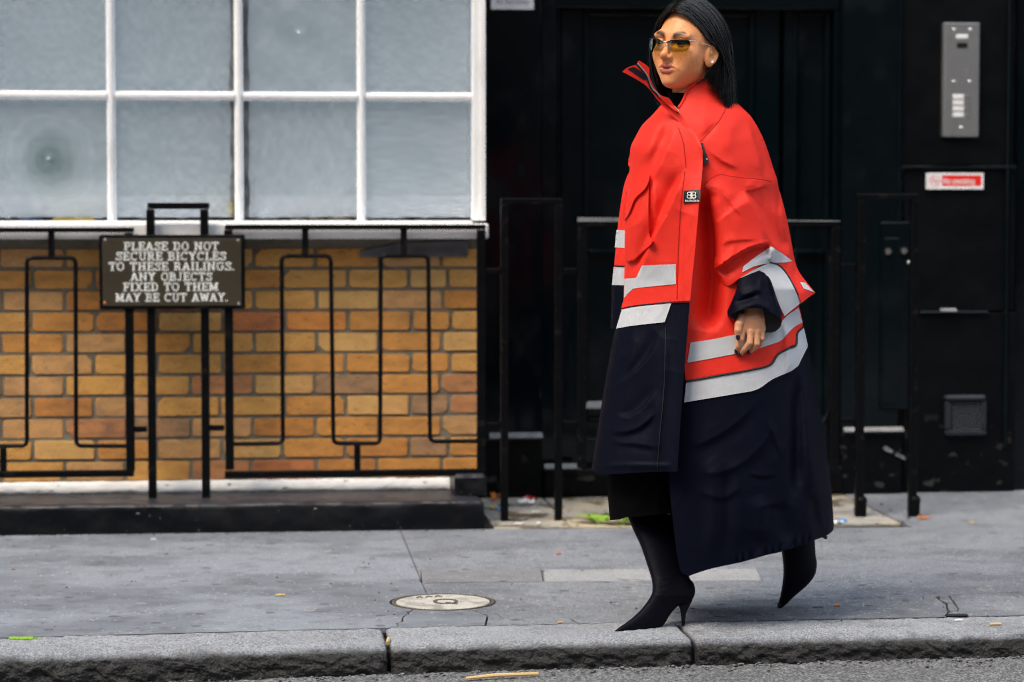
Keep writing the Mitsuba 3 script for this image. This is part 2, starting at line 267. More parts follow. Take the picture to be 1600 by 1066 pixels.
rightp = Polygon([(x655 + .0015, YPL), (x655 + .0015, float(G(672, 926)[1])), tuple(G(762, 962)[:2] + [.003, 0]), *[(x, kerb_back(x) + .006) for x in np.linspace(float(G(762, 984)[0]) + .003, 8, 90)], (8, 14), (float(G(1424, 825)[0]), 14), (float(G(1424, 823)[0]), float(G(1424, 824)[1])), (XCOR, float(G(800, 826.5)[1])), (XCOR, YPL)])
strip_d = ground_poly([(658, 892), (845, 890.5), (848, 909), (660, 911)]); strip_p = ground_poly([(849, 890), (1182, 889), (1190, 907), (851, 908.5)])
cut2 = [line([(770, 938), (810, 941)], .007), line([(755, 955), (775, 960), (783, 966)], .006), line([(880, 972), (940, 975), (1010, 973)], .006), line([(893, 968), (907, 975)], .009),
        line([(1160, 938), (1275, 936), (1470, 931), (1640, 922)], .007), line([(1340, 976), (1430, 973), (1475, 972)], .006), line([(1466, 932), (1478, 945), (1485, 955), (1480, 962), (1503, 968), (1520, 977)], .013),
        line([(1483, 931), (1492, 946), (1496, 955)], .009), line([(1166, 893), (1170, 888)], .006), line([(765, 982), (880, 985), (960, 984)], .004), line([(700, 833), (760, 845), (800, 852)], .004)]
rightp = rightp.difference(unary_union([cover_hole, strip_d.buffer(.003), strip_p.buffer(.002), *cut2]))
add('slab', extrude(rightp, .014).apply_translation([0, 0, -.0142]), 'mat_asphalt_path', pave, 'rough speckled section to the right of the round cover', smooth=False)
add('slab', extrude(strip_d, .014).apply_translation([0, 0, -.0135]), 'mat_strip_dark', pave, 'dark narrow inset strip behind the round cover', smooth=False)
add('slab', extrude(strip_p, .014).apply_translation([0, 0, -.0138]), 'mat_strip_pale', pave, 'pale narrow inset strip behind the walking legs', smooth=False)
yth = float(G(800, 826)[1])
for (a, b) in ((XCOR + .004, float(G(868, 800)[0])), (float(G(868, 800)[0]) + .006, float(G(1130, 800)[0])), (float(G(1130, 800)[0]) + .006, float(G(1422, 824)[0]) - .004)):
    add('slab', cbox(a, b, yth + .004, 10.2, -.014, .002, .004), 'mat_stone_tan', pave)
add('slab', cbox(-4, XCOR, YPL + .02, YPL + .6, -.014, -.001, .002), 'mat_dirt', pave)
# kerb stones
kerb = thing('kerb', 'rough granite kerb with a black face along the road', None); labels[kerb] = {'label': labels[kerb]['label'], 'kind': 'structure'}
def kerb_stone(x0, x1, seed, dz):
    nx = int((x1 - x0) / .0065); x = np.linspace(x0, x1, nx)
    prof = [(1.0, -.05), (1.0, -.004), (.985, 0)] + [(s, 0) for s in np.linspace(.95, .13, 30)] + [(.13 * math.cos(t) - 0 + .0 if False else .13 - .13 * math.sin(t), -.024 * (1 - math.cos(t))) for t in np.linspace(.1, math.pi / 2, 10)] + [(0 - .0, z) for z in np.linspace(-.029, -.14, 26)]
    P = np.zeros((len(prof), nx, 3))
    for i, (s, z) in enumerate(prof):
        P[i, :, 0] = x; P[i, :, 1] = kerb_front(x) + .283 * s; P[i, :, 2] = z + dz
    q = P.reshape(-1, 3)
    face = np.clip((-q[:, 2] - .004) / .03, 0, 1)
    rough = (meshkit.fbm(q * [26, 26, 38] + seed, 4, seed) - .5) * .034 * face + (meshkit.fbm(q * 95 + seed, 3, seed + 3) - .5) * (.004 + .012 * face)
    q[:, 1] += -rough - .006 * face; q[:, 2] += (meshkit.fbm(q * [60, 60, 60], 3, seed + 9) - .5) * .005 * (1 - face) + (meshkit.fbm(q * [4, 4, 4], 2, seed) - .5) * .004
    end = np.minimum(q[:, 0] - x0, x1 - q[:, 0]); q[:, 2] -= .006 * np.exp(-end / .008); q[:, 1] += .010 * np.exp(-end / .012) * face
    m = grid_mesh(q.reshape(P.shape)); c0 = []
    for col in (0, nx - 1):                     # end faces
        idx = np.arange(len(prof)) * nx + col; ctr = len(m.vertices) + len(c0); c0.append(m.vertices[idx].mean(0) * [1, 1, 0] + [0, .05, -.12])
        f = np.stack([idx[:-1], idx[1:], np.full(len(idx) - 1, ctr)], 1); m.faces = np.vstack([m.faces, f if col == 0 else f[:, ::-1]])
    return trimesh.Trimesh(np.vstack([m.vertices, c0]), m.faces[:, ::-1], process=False)
xj = [-3.2, -1.9, float(G(605, 1000)[0]), float(G(1084, 1000)[0]), 3.2]
for i, (a, b) in enumerate(zip(xj, xj[1:])):
    add('kerbstone', kerb_stone(a + .005, b - .005, 11 + i, [0, 0, .002, -.001][i]), 'mat_kerb', kerb, smooth=True)
    # grit in the joint
scene[kerb] = mikit.ply(cbox(-3.2, 3.2, KB - .22, KB - .02, -.2, -.02, .004), 'mat_dirt', smooth=False)
# round cover
cov = thing('manhole_cover', 'round pale cover with a dark rim set in the pavement, marked with a Q', 'manhole cover')
add('rim', tm(m3.Manifold.cylinder(.016, cov_r + .005, cov_r + .005, 64) - m3.Manifold.cylinder(.03, cov_r - .003, cov_r - .003, 64).translate([0, 0, -.005])).apply_translation([cov_c[0], cov_c[1], -.0155]), 'mat_cover_iron', cov)
add('disc', tm(m3.Manifold.cylinder(.012, cov_r - .0065, cov_r - .0075, 64)).apply_translation([cov_c[0], cov_c[1], -.0118]), 'mat_cover', cov)
qm = meshkit.text_mesh('Q', .075, .002); qm.apply_translation([-.035, -.035, 0]); qm.apply_scale([1.1, 1.15, 1]); qm.apply_translation([cov_c[0] + .003, cov_c[1] - .002, .0002]); add('letter', qm, 'mat_cover_iron', cov)
am = [extrude(LineString([(-.012 + .02 * k, -.012), (-.004 + .02 * k, .012), (.006 + .02 * k, -.008)]).buffer(.0028), .002).apply_translation([cov_c[0] - .060 + .008 * k, cov_c[1] + .085 + .006 * k, .0002]) for k in range(3)]
add('letter', am, 'mat_cover_iron', cov, 'worn small raised marks near the far rim')

# ------------------------------------------------------------------ brick bay with its window
bay = thing('brick_building', 'yellow brick bay with a white multi-paned window above a black plinth', 'building')
wx0, wzt = -3.4, 2.6
zs = float(W(400, 373, YBR)[2])                 # underside of the sill
zb0 = float(W(400, 752, YBR)[2])                # foot of the brickwork
wall = add('wall', [cbox(wx0, XCOR - .004, YBR + .007, YBR + .25, ZPL, zs + .0, .001), cbox(wx0, XCOR, YBR + .12, 9.9, wzt, 8.5, .01), cbox(-14, wx0, YBR, 9.9, 0, 8.5, .01), cbox(XCOR - .20, XCOR - .003, YBR + .26, 9.9, 0, 2.6, .001)], 'mat_mortar', bay, smooth=False)
course = 33.05; L = 98.6
def brick_row(py_top, py_bot, joint_px, seedk):
    ym = (py_top + py_bot) / 2; z1, z0 = W(420, py_top, YBR)[2], W(420, py_bot, YBR)[2]
    edges = sorted(joint_px)
    for a, b in zip(edges, edges[1:]):
        xa, xb = W(a, ym, YBR)[0] + .0062, W(b, ym, YBR)[0] - .0062
        if xb < -2.25 or xb - xa < .02: continue
        xb = min(xb, XCOR - .001)
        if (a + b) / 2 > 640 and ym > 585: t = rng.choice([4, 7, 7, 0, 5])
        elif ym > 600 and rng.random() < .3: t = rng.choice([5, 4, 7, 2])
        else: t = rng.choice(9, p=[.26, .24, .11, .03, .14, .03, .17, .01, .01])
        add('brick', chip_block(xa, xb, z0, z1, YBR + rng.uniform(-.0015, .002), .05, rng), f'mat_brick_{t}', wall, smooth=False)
for r in range(12):
    yt = 386.5 + (r - 0) * course
    if r == 0: yt0, yb0 = 388, 416
    top, bot = yt + 2.5, yt + course - 2.5
    if bot > 750: bot = 750
    if top > 746: break
    off = 443.8 if r % 2 == 1 else 395.0
    j = [off + L * k + (rng.uniform(-3, 3)) for k in range(-12, 5)]
    j = [q for q in j if q < 735] + [757.5]
    if j[-1] - j[-2] > L * 1.15: j.insert(-1, j[-2] + L * .62)
    brick_row(top, bot, j, r)
# white rendered ledge, plinth
zl1, zl0 = float(W(400, 752, YBR - .01)[2]), ZPL
led = key('ledge', bay)
P = []
xl = np.linspace(wx0, float(W(703, 760, YBR - .02)[0]), 260)
prof = [(.03, .006), (.0, .004), (-.012, -.004), (-.016, -.02), (-.02, zl0 - zl1 - .004), (.03, zl0 - zl1 - .004)]
for dy, dz in prof: P.append(np.stack([xl, np.full_like(xl, YBR - .004 + dy), np.full_like(xl, zl1 + dz)], -1))
P = np.array(P); q = P.reshape(-1, 3); q[:, 2] += (meshkit.fbm(q * [22, 30, 30], 4) - .5) * .014 * (q[:, 2] > zl1 - .03); q[:, 1] += (meshkit.fbm(q * 30, 3, 4) - .5) * .008
scene[led] = mikit.ply(grid_mesh(q.reshape(P.shape)), 'mat_white_chipped', smooth=True); tag(led, 'white painted ledge at the foot of the brickwork')
def plinth_mesh(x0, x1):
    x = np.linspace(x0, x1, int((x1 - x0) / .012)); pr = [(.0, -.02), (.0, .03), (.0, .06), (.0, ZPL - .02), (.003, ZPL - .008), (.010, ZPL - .002), (.022, ZPL)] + [(d, ZPL) for d in (.05, .1, .15, .2, .25, .3, .36)]
    P = np.array([np.stack([x, np.full_like(x, YPL + d), np.full_like(x, z)], -1) for d, z in pr]); q = P.reshape(-1, 3)
    q[:, 1] += (meshkit.fbm(q * [7, 7, 14], 4) - .5) * .014 * (q[:, 1] < YPL + .03); q[:, 2] += (meshkit.fbm(q * [9, 12, 9], 3, 5) - .5) * .006 * (q[:, 2] > ZPL - .03)
    end = np.clip((x1 - q[:, 0]) / .02, 0, 1); q[:, 2] -= (1 - end) ** 2 * .012 * (q[:, 2] > .05); q[:, 1] += (1 - end) ** 2 * .012 * (q[:, 1] < YPL + .02)
    m = grid_mesh(q.reshape(P.shape)); n = len(x); idx = np.arange(len(pr)) * n + n - 1
    e = np.vstack([m.vertices, [[x1, YPL + .36, -.02]]]); f = np.stack([idx[:-1], idx[1:], np.full(len(idx) - 1, len(e) - 1)], 1)
    return trimesh.Trimesh(e, np.vstack([m.faces, f]), process=False)
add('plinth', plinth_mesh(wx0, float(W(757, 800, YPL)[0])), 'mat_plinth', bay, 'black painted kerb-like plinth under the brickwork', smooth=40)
add('corner_block', cbox(float(W(708, 760, YRAIL + .02)[0]), float(W(758, 760, YRAIL + .02)[0]), YRAIL - .06, YBR + .3, ZPL - .01, float(W(730, 741, YRAIL - .04)[2]), .012), 'mat_plinth', bay)
# window
YW = YBR - .035                                  # face of the frame
win = key('window', bay)
zx = lambda py, Y=YW: float(W(420, py, Y)[2]); xx = lambda px, Y=YW: float(W(px, 200, Y)[0])
zbot, zmid, ztop = zx(345), zx(150), zx(-60)
bars_x = [-28, 173, 373, 565]
fr = [cbox(xx(738), xx(757.5), YW - .004, YW + .10, zbot, wzt, .004), cbox(wx0, xx(738) + .001, YW, YW + .09, zx(349.5), zbot, .004), cbox(wx0, xx(738), YW + .003, YW + .09, wzt - .08, wzt, .004), cbox(xx(750), xx(758.5), YW - .012, YW - .004, zbot - .0, wzt, .002)]
scene[win] = mikit.ply(cat_meshes(fr), 'mat_white_paint', smooth=30); tag(win, 'white wooden window frame with uneven old glass')
def gbar_v(px, z0, z1, w=.0165):                 # moulded glazing bar
    x = xx(px); s = [(-w, .06), (-w, .028), (-w * .72, .016), (-w * .42, .004), (-w * .3, 0), (w * .3, 0), (w * .42, .004), (w * .72, .016), (w, .028), (w, .06)]
    return trimesh.Trimesh(*(lambda m: (np.stack([m.vertices[:, 0] + x, m.vertices[:, 1] + YW + .004, m.vertices[:, 2] + z0], 1), m.faces))(extrude(Polygon(s), z1 - z0)), process=False)
def gbar_h(z, x0, x1, w=.0165):
    s = [(-w, .06), (-w, .028), (-w * .72, .016), (-w * .42, .004), (-w * .3, 0), (w * .3, 0), (w * .42, .004), (w * .72, .016), (w, .028), (w, .06)]
    m = extrude(Polygon(s), x1 - x0); v = m.vertices
    return trimesh.Trimesh(np.stack([v[:, 2] + x0, v[:, 1] + YW + .004, v[:, 0] + z], 1), m.faces[:, ::-1], process=False)
for px in bars_x: add('glazing_bar', gbar_v(px, zbot, wzt - .08), 'mat_white_paint', win)
rows = [zbot, zmid, zmid + (zmid - zbot) * 1.02, wzt - .08]
for z in rows[1:3]:
    for a, b in zip([-228] + bars_x, bars_x + [738]): add('glazing_bar', gbar_h(z, xx(a) + .0150, xx(b) - (.0150 if b != 738 else .0)), 'mat_white_paint', win)
bulls = {(0, 1): (xx(75), zx(252), .175, 1.0), (1, 3): (xx(470), zx(52), .17, .12)}
rips = {(0, 1): (12, 14, .004), (0, 2): (60, 48, .0022), (0, 3): (60, 28, .0024), (0, 4): (14, 75, .002), (1, 1): (70, 60, .002), (1, 2): (70, 44, .0028), (1, 3): (12, 12, .003), (1, 4): (50, 80, .0022)}
for ri in range(3):
    for ci in range(5):
        a, b = ([-228] + bars_x)[ci], (bars_x + [738])[ci]
        if ri == 2 and ci == 0: continue
        mname = pane_mat(f'mat_pane_{ri}_{ci}', rips.get((ri, ci), (40, 40, .002)), bulls.get((ri, ci)))
        x0, x1, z0, z1 = xx(a) + .012, xx(b) - .012, rows[ri] + .012, rows[ri + 1] - .012
        v = np.array([[x0, 0, z0], [x1, 0, z0], [x1, 0, z1], [x0, 0, z1]]) + [0, YW + .034 + .0006 * ci, 0]
        add('pane', (v, np.array([[0, 1, 2, 3]])), mname, win, smooth=False, uv=np.array([[x0, z0], [x1, z0], [x1, z1], [x0, z1]]))
# sill: white board above, deep and dark below, a grey lead-dressed block at the right
zs1, zs0 = zx(350), zx(373.5, YBR - .10)
add('sill', [cbox(wx0, XCOR + .004, YBR - .132, YBR + .08, zs0, zx(349.7, YBR - .132), .005)], 'mat_white_paint', bay, 'white projecting window sill')
add('sill_block', hull([(xx(562, YBR) + s, y, z) for s, y, z in ((0, YBR - .012, zx(402, YBR)), (0, YBR - .012, zx(393, YBR)), (.40, YBR - .012, zx(402, YBR)), (.40, YBR - .012, zx(377, YBR)), (0, YBR + .1, zx(402, YBR)), (.40, YBR + .1, zx(402, YBR)), (0, YBR + .1, zx(374, YBR)), (.40, YBR + .1, zx(374, YBR)), (.15, YBR - .012, zx(381, YBR)))]), 'mat_lead', bay, 'grey lead-covered block under the right end of the sill')
# room, blinds, odds and ends on the inner ledge
add('room', [cbox(wx0, XCOR - .21, YBR + .75, YBR + .8, .6, 2.7, .001), cbox(wx0, XCOR - .21, YBR + .1, YBR + .75, .55, zs0 + .02, .001)], 'mat_room', bay, smooth=False)
def blind(px0, px1, name, lab):
    t = thing(name, lab, 'blind'); x = np.linspace(xx(px0), xx(px1), 160)
    edge = lambda s: (meshkit.noise(np.stack([s * 0 + px0, s * 22, s * 0], -1)) - .5) * .007
    z = np.linspace(zx(340), 2.55, 70); Xg, Zg = np.meshgrid(x, z); u = (Xg - x[0]) / (x[-1] - x[0])
    Xg = Xg + edge(Zg) * np.where(u < .5, (1 - 2 * u), -(2 * u - 1)) * 1.3
    Yg = YW + .100 + .006 * np.sin(Xg * 60) * np.exp(-(Zg - z[0]) * 9) + (meshkit.fbm(np.stack([Xg * 6, Zg * 3, Zg * 0], -1), 3) - .5) * .014
    Zg = Zg + (meshkit.noise(np.stack([Xg * 45, Xg * 0, Xg * 0 + 3], -1)) - .5) * .007 * np.exp(-(Zg - z[0]) / .02)
    k = 4; Q = np.stack([Xg, Yg, Zg], -1)
    add('cloth', grid_mesh(Q[k:]), 'mat_blind', t, smooth=True); add('hem', grid_mesh(Q[:k + 1] - [0, .003, 0]), 'mat_blind_hem', t, smooth=True)
blind(-300, 359, 'window_blind', 'pale translucent blind behind the left-hand panes'); blind(389, 760, 'window_blind', 'pale translucent blind behind the right-hand panes')
mat('mat_yellow', (.75, .52, .02), .5, .5); mat('mat_blue', (.02, .08, .22), .5, .5); mat('mat_seed', (.45, .36, .2), .7, .3); mat('mat_orange', (.62, .20, .04), .6, .4); mat('mat_card', (.62, .44, .2), .7, .3); mat('mat_scrap_white', (.72, .74, .76), .6, .4); mat('mat_scrap_red', (.62, .03, .03), .5, .4); mat('mat_scrap_blue', (.04, .25, .62), .4, .5)
for px0, px1, m, lab in ((82, 147, 'mat_yellow', 'yellow folded packet lying on the inner window ledge'), (32, 66, 'mat_blue', 'dark blue packet on the inner window ledge by the left edge'), (357, 363, 'mat_yellow', 'yellow stub wedged beside the middle glazing bar')):
    k = add('packet', pbox(px0, 341 if px0 < 300 else 316, px1, 345.5 if px0 < 300 else 336, YW + .06, .02, .003), m, label=lab, cat='packet')
def pebbles(px0, px1, n, m, name, lab, cat):
    ms = []
    for _ in range(n):
        s = trimesh.creation.icosphere(1, .006); s.apply_scale([rng.uniform(.6, 1.6), .8, rng.uniform(.5, 1)]); s.apply_translation(W(rng.uniform(px0, px1), 344, YW + .06) + [0, rng.uniform(0, .02), .001]); ms.append(s)
    add(name, ms, m, label=lab, cat=cat, kind='stuff')
pebbles(455, 560, 30, 'mat_seed', 'dry_crumbs', 'dry crumbs along the inner window ledge', 'crumbs')
mat('mat_cap', lambda p, n, uv: mix((.06, .063, .07), (.26, .27, .28), fbm(p.x * 20, p.y * 20, p.z * 20, 3)), .5, .4)  # pale grey, painted as the bright highlight on the railing top bar
# ------------------------------------------------------------------ railings
def flat(px0, py0, px1, py1, Y=None, d=.012): return pbox(px0, py0, px1, py1, (Y or YRAIL) - d / 2, d, .0025)
def wp(px, py, Y=None): return W(px, py, Y or YRAIL)
RG = 'black iron railing panels along the pavement'
def railing(lab, x0, x1, yt, yb, rods, stubs, cap=True):
    t = thing('railing', lab, 'railing', RG)
    add('top_bar', flat(x0, yt[0], x1, yt[1], d=.030), 'mat_black_iron', t); add('bottom_bar', flat(x0, yb[0], x1, yb[1], d=.030), 'mat_black_iron', t)
    for s, a, b in ((0, x0, x0 + 13.5), (1, x1 - 13.5, x1)):
        add('upright', flat(a, yt[1] + .5, b, yb[0] - .5, d=.030), 'mat_black_iron', t)
    for r in rods: add('rod', tube(rounded([wp(*q) for q in r], .022), .0079, 8), 'mat_black_iron', t, smooth=50)
    for x, a, b in stubs: add('stub', flat(x - 5, a, x + 5, b, d=.018), 'mat_black_iron', t)
    return t
railing('black iron railing panel left of the bicycle notice', -420, 209, (356, 363.5), (738, 748.5),
        [[(-406, 697), (-320, 697), (-320, 403), (-236, 403), (-236, 697), (-152, 697), (-152, 403), (-75, 403), (-75, 697), (42, 697), (42, 403), (118, 403), (119, 697), (198, 697)]], [(80, 363, 401), (5, 699, 739), (-113, 363, 401)])
railing('black iron railing panel right of the bicycle notice', 351, 759, (351, 359), (735, 745.5),
        [[(363, 694), (442, 693), (440, 400), (517, 400), (521, 693), (594, 693), (595, 399.5), (669, 399.5), (672, 690), (748, 689.5)]], [(477, 358, 399), (558.5, 695, 736), (631, 358, 398)])
railing('black iron railing panel behind the walking person', 903, 1312, (347, 354), (732, 741.5),
        [[(915, 688), (990, 688), (990, 395), (1066, 395), (1068, 687), (1144, 687), (1144, 394), (1220, 394), (1222, 686), (1240, 686)], [(1298, 395), (1297, 640), (1270, 690), (1232, 686)]], [(1028, 353, 393), (1106, 689, 733), (1182, 353, 393)])
_r3 = [k for k in scene if k.startswith('railing_002__')][0].split('__')[0]
add('cap_strip', hull([(W(px, py, YRAIL)[0], YRAIL + d, W(px, py, YRAIL)[2]) for px, py in ((903, 339.5), (903, 346.6), (1311, 344.8), (1311, 346.4)) for d in (-.017, .017)]), 'mat_cap', _r3, 'added pale strip painting the highlight along the top bar', smooth=False)  # added strip, tapered to follow the bright line on the bar
HG = 'black iron hoops between the railing panels'
def hoop(lab, xl, xr, yt, ybl, w, links, zbase, foot=False):
    t = thing('railing_hoop', lab, 'railing hoop', HG)
    add('top_bar', flat(xl, yt, xr, yt + w * .75, d=.032), 'mat_black_iron', t)
    for a in (xl, xr - w):
        add('post', flat(a, yt + w * .75 + .4, a + w, ybl, d=.032), 'mat_black_iron', t)
        if foot:
            z = zbase; c = W(a + w / 2, ybl, YRAIL); s = trimesh.creation.cylinder(.021, .07, sections=14); s.apply_translation([c[0], YRAIL, z + .03]); b = trimesh.creation.icosphere(2, .0235); b.apply_translation([c[0], YRAIL, z + .06]); add('foot_socket', [s, b], 'mat_black_worn', t)
    for a, b, y in links: add('link', flat(a, y - 4.5, b, y + 4.5, d=.016), 'mat_black_iron', t)
hoop('tall black iron hoop carrying the bicycle notice', 230, 327, 317, 781, 13, [(210, 229.5, 671), (327.5, 350.5, 669)], ZPL)
hoop('black iron hoop left of the walking person, at the dark doorway', 783, 879, 310, 825, 11.5, [(760, 782.5, 424), (760, 782.5, 665), (880, 902.5, 424), (880, 902.5, 663)], 0)
hoop('black iron hoop right of the walking person, on two socket feet', 1339, 1435, 303, 820, 12.5, [(1313, 1338.5, 417), (1313, 1338.5, 658)], 0, True)
# ------------------------------------------------------------------ bicycle notice
def arc(cx, cy, rx, ry, a0, a1, n=10): return [(cx + rx * math.cos(math.radians(a)), cy + ry * math.sin(math.radians(a))) for a in np.linspace(a0, a1, n)]
sv = lambda x, *ys: [('s', x, y) for y in ys]
GL = {  # slab-serif capitals: width, strokes, serifs (centre x, y)
 'P': (.74, [[(.2, 0), (.2, 1)], [(.2, .95), (.42, .95), *arc(.44, .71, .22, .24, 80, -80), (.2, .47)]], [(.2, 0), (.15, 1)]),
 'L': (.70, [[(.2, 0), (.2, 1)], [(.2, .05), (.66, .05), (.66, .28)]], [(.2, 1), (.15, 0)]),
 'E': (.74, [[(.2, 0), (.2, 1)], [(.2, .95), (.66, .95), (.66, .74)], [(.2, .52), (.5, .52), (.5, .64)], [(.5, .4), (.5, .52)], [(.2, .05), (.68, .05), (.68, .27)]], [(.15, 0), (.15, 1)]),
 'A': (.86, [[(.12, 0), (.42, .98)], [(.42, .98), (.74, 0)], [(.22, .32), (.64, .32)]], [(.12, 0), (.74, 0)]),
 'S': (.68, [[(.58, .7), *arc(.34, .73, .22, .22, 20, 180, 9), *arc(.36, .27, .23, .23, 60, -160, 12)[0:], ], [(.6, .96), (.6, .70)], [(.09, .04), (.09, .3)]], []),
 'D': (.82, [[(.2, 0), (.2, 1)], [(.15, .95), (.38, .95), *arc(.38, .5, .32, .45, 80, -80, 12), (.15, .05)]], [(.12, 0), (.12, 1)]),
 'O': (.84, [[*arc(.42, .5, .32, .45, 0, 360, 26)]], []),
 'N': (.92, [[(.18, 0), (.18, 1)], [(.18, .97), (.72, .03)], [(.72, 0), (.72, 1)]], [(.18, 0), (.12, 1), (.74, 1)]),
 'T': (.78, [[(.39, 0), (.39, 1)], [(.07, .72), (.07, .95), (.71, .95), (.71, .72)]], [(.39, 0)]),
 'C': (.80, [[*arc(.42, .5, .32, .45, 40, 320, 20)], [(.67, .98), (.67, .72)]], []),
 'U': (.86, [[(.2, 1), (.2, .35), *arc(.44, .33, .24, .28, 180, 360, 12), (.68, 1)]], [(.2, 1), (.68, 1)]),
 'R': (.84, [[(.2, 0), (.2, 1)], [(.2, .95), (.42, .95), *arc(.44, .73, .2, .22, 80, -80), (.2, .51)], [(.44, .5), (.7, .02)]], [(.2, 0), (.15, 1), (.74, 0)]),
 'B': (.78, [[(.2, 0), (.2, 1)], [(.15, .95), (.42, .95), *arc(.42, .74, .19, .21, 80, -80), (.2, .52)], [(.42, .52), *arc(.44, .29, .23, .24, 80, -80), (.15, .05)]], [(.12, 0), (.12, 1)]),
 'I': (.42, [[(.21, 0), (.21, 1)]], [(.21, 0), (.21, 1)]),
 'Y': (.84, [[(.14, 1), (.42, .45)], [(.7, 1), (.42, .45)], [(.42, .45), (.42, 0)]], [(.14, 1), (.7, 1), (.42, 0)]),
 'H': (.90, [[(.2, 0), (.2, 1)], [(.7, 0), (.7, 1)], [(.2, .5), (.7, .5)]], [(.2, 0), (.2, 1), (.7, 0), (.7, 1)]),
 'G': (.86, [[*arc(.42, .5, .32, .45, 42, 325, 20), (.68, .45)], [(.5, .45), (.8, .45)], [(.67, .98), (.67, .74)]], []),
 'J': (.62, [[(.4, 1), (.4, .3), *arc(.24, .28, .16, .24, 0, -170, 10)]], [(.42, 1)]),
 'F': (.70, [[(.2, 0), (.2, 1)], [(.2, .95), (.64, .95), (.64, .73)], [(.2, .5), (.5, .5)], [(.5, .38), (.5, .62)]], [(.2, 0), (.15, 1)]),
 'X': (.86, [[(.15, 1), (.71, 0)], [(.71, 1), (.15, 0)]], [(.15, 0), (.15, 1), (.71, 0), (.71, 1)]),
 'M': (1.04, [[(.18, 0), (.18, 1)], [(.18, .97), (.5, .15)], [(.5, .15), (.82, .97)], [(.82, 0), (.82, 1)]], [(.18, 0), (.14, 1), (.82, 0), (.86, 1)]),
 'W': (1.08, [[(.12, 1), (.33, .03)], [(.33, .03), (.54, .9)], [(.54, .9), (.75, .03)], [(.75, .03), (.96, 1)]], [(.12, 1), (.96, 1)]),
 'V': (.84, [[(.14, 1), (.42, .02)], [(.42, .02), (.7, 1)]], [(.14, 1), (.7, 1)]),
 '.': (.3, [[(.1, .08), (.11, .08)]], []), ' ': (.44, [], [])}
def slab_word(text, height):
    x, gs, words = 0, [], [[]]
    for ch in text:
        if ch == ' ': words.append([])
        w, st, se = GL[ch]; g = [LineString(s).buffer(.088 if len(s) == 2 and abs(s[0][0] - s[-1][0]) < .35 else .066, cap_style='flat', join_style='mitre') for s in st]
        g += [sbox(a - .19, max(0, b - .105), a + .19, min(1, b + .105) if b < .5 else 1) for a, b in se]
        if ch == '.': g = [sbox(.03, 0, .2, .17)]
        if g: words[-1].append(affinity.translate(unary_union(g), x, 0))
        x += w + .07
    return [affinity.scale(unary_union(w), height, height, origin=(0, 0)) for w in words]
YS = YRAIL - .034
sg = thing('notice_board', 'dark brown notice with white capitals asking not to secure bicycles', 'sign')
tilt = 0
xs0, xs1, zs_0, zs_1 = W(155, 425, YS)[0], W(383, 425, YS)[0], W(268, 483, YS)[2], W(268, 367, YS)[2]
add('backing_frame', cbox(xs0, xs1, YS, YS + .018, zs_0, zs_1, .004), 'mat_black_iron', sg)
add('face', cbox(W(160, 425, YS)[0], W(377, 425, YS)[0], YS - .003, YS - .0002, W(268, 478, YS)[2], W(268, 372.5, YS)[2], .0012), 'mat_sign_brown', sg)
pxm = 1 / float(np.linalg.norm(W(101, 400, YS) - W(100, 400, YS)))
for txt, x0, x1, yb in (('PLEASE DO NOT', 193, 343, 391.5), ('SECURE BICYCLES', 181, 355, 407), ('TO THESE RAILINGS.', 170, 367, 423), ('ANY OBJECTS', 203, 333, 439), ('FIXED TO THEM', 192, 343, 455), ('MAY BE CUT AWAY.', 180, 357, 471.5)):
    us = slab_word(txt, 13.2 / pxm); a = W(x0, yb, YS)[0]; minx, maxx = us[0].bounds[0], us[-1].bounds[2]; want = (x1 - x0) / pxm
    us = [affinity.translate(affinity.scale(u, want / (maxx - minx), 1, origin=(0, 0)), -minx * want / (maxx - minx), 0) for u in us]
    for u in us: add('lettering', on_wall(extrude(u, .0012), a, YS - .003, W(x0, yb, YS)[2]), 'mat_letter_white', sg, smooth=False)
for a, b in ((164.5, 375), (372, 376), (163.5, 473), (373, 475)):
    s = trimesh.creation.icosphere(2, .0048); s.apply_scale([1, .5, 1]); s.apply_translation(W(a, b, YS - .003)); add('screw', s, 'mat_steel' if a != 163.5 else 'mat_orange', sg)
# ------------------------------------------------------------------ black shopfront in the recess
sf = thing('black_shopfront', 'glossy black painted shopfront with a panelled double door in the recess', 'shopfront')
B = 'mat_black_gloss'
def fb(px0, py0, px1, py1, dy, depth, c=.004): return pbox(px0, py0, px1, py1, YFA + dy, depth, c)
TOPY = -420
add('pilaster', [fb(742, TOPY, 846, 684, 0, .3, .004)], B, sf); add('pilaster_base', [fb(738, 685.5, 848, 781, -.022, .3, .008)], 'mat_black_worn', sf)
add('upper_wall', [cbox(XCOR - .3, 14, YFA + .12, 10.4, 2.5, 8.5, .01)], B, sf, smooth=False)
add('door_frame', [fb(845.5, TOPY, 870, 726, .055, .3), fb(871, TOPY, 875, 726, .075, .2, .002), fb(846, TOPY, 1316, 14, .05, .3, .006), fb(1303, TOPY, 1316, 760, .055, .2, .003), fb(846, 10, 1316, 740, .165, .1, .003)], B, sf)
def panel_rect(px0, py0, px1, py1, dy, w=9):     # raised bolection moulding around a sunk panel
    return [fb(px0, py0, px0 + w, py1, dy, .03, .006), fb(px1 - w, py0, px1, py1, dy, .03, .006), fb(px0 + w, py0, px1 - w, py0 + w * .9, dy + .0012, .028, .006), fb(px0 + w, py1 - w * .9, px1 - w, py1, dy + .0012, .028, .006)]
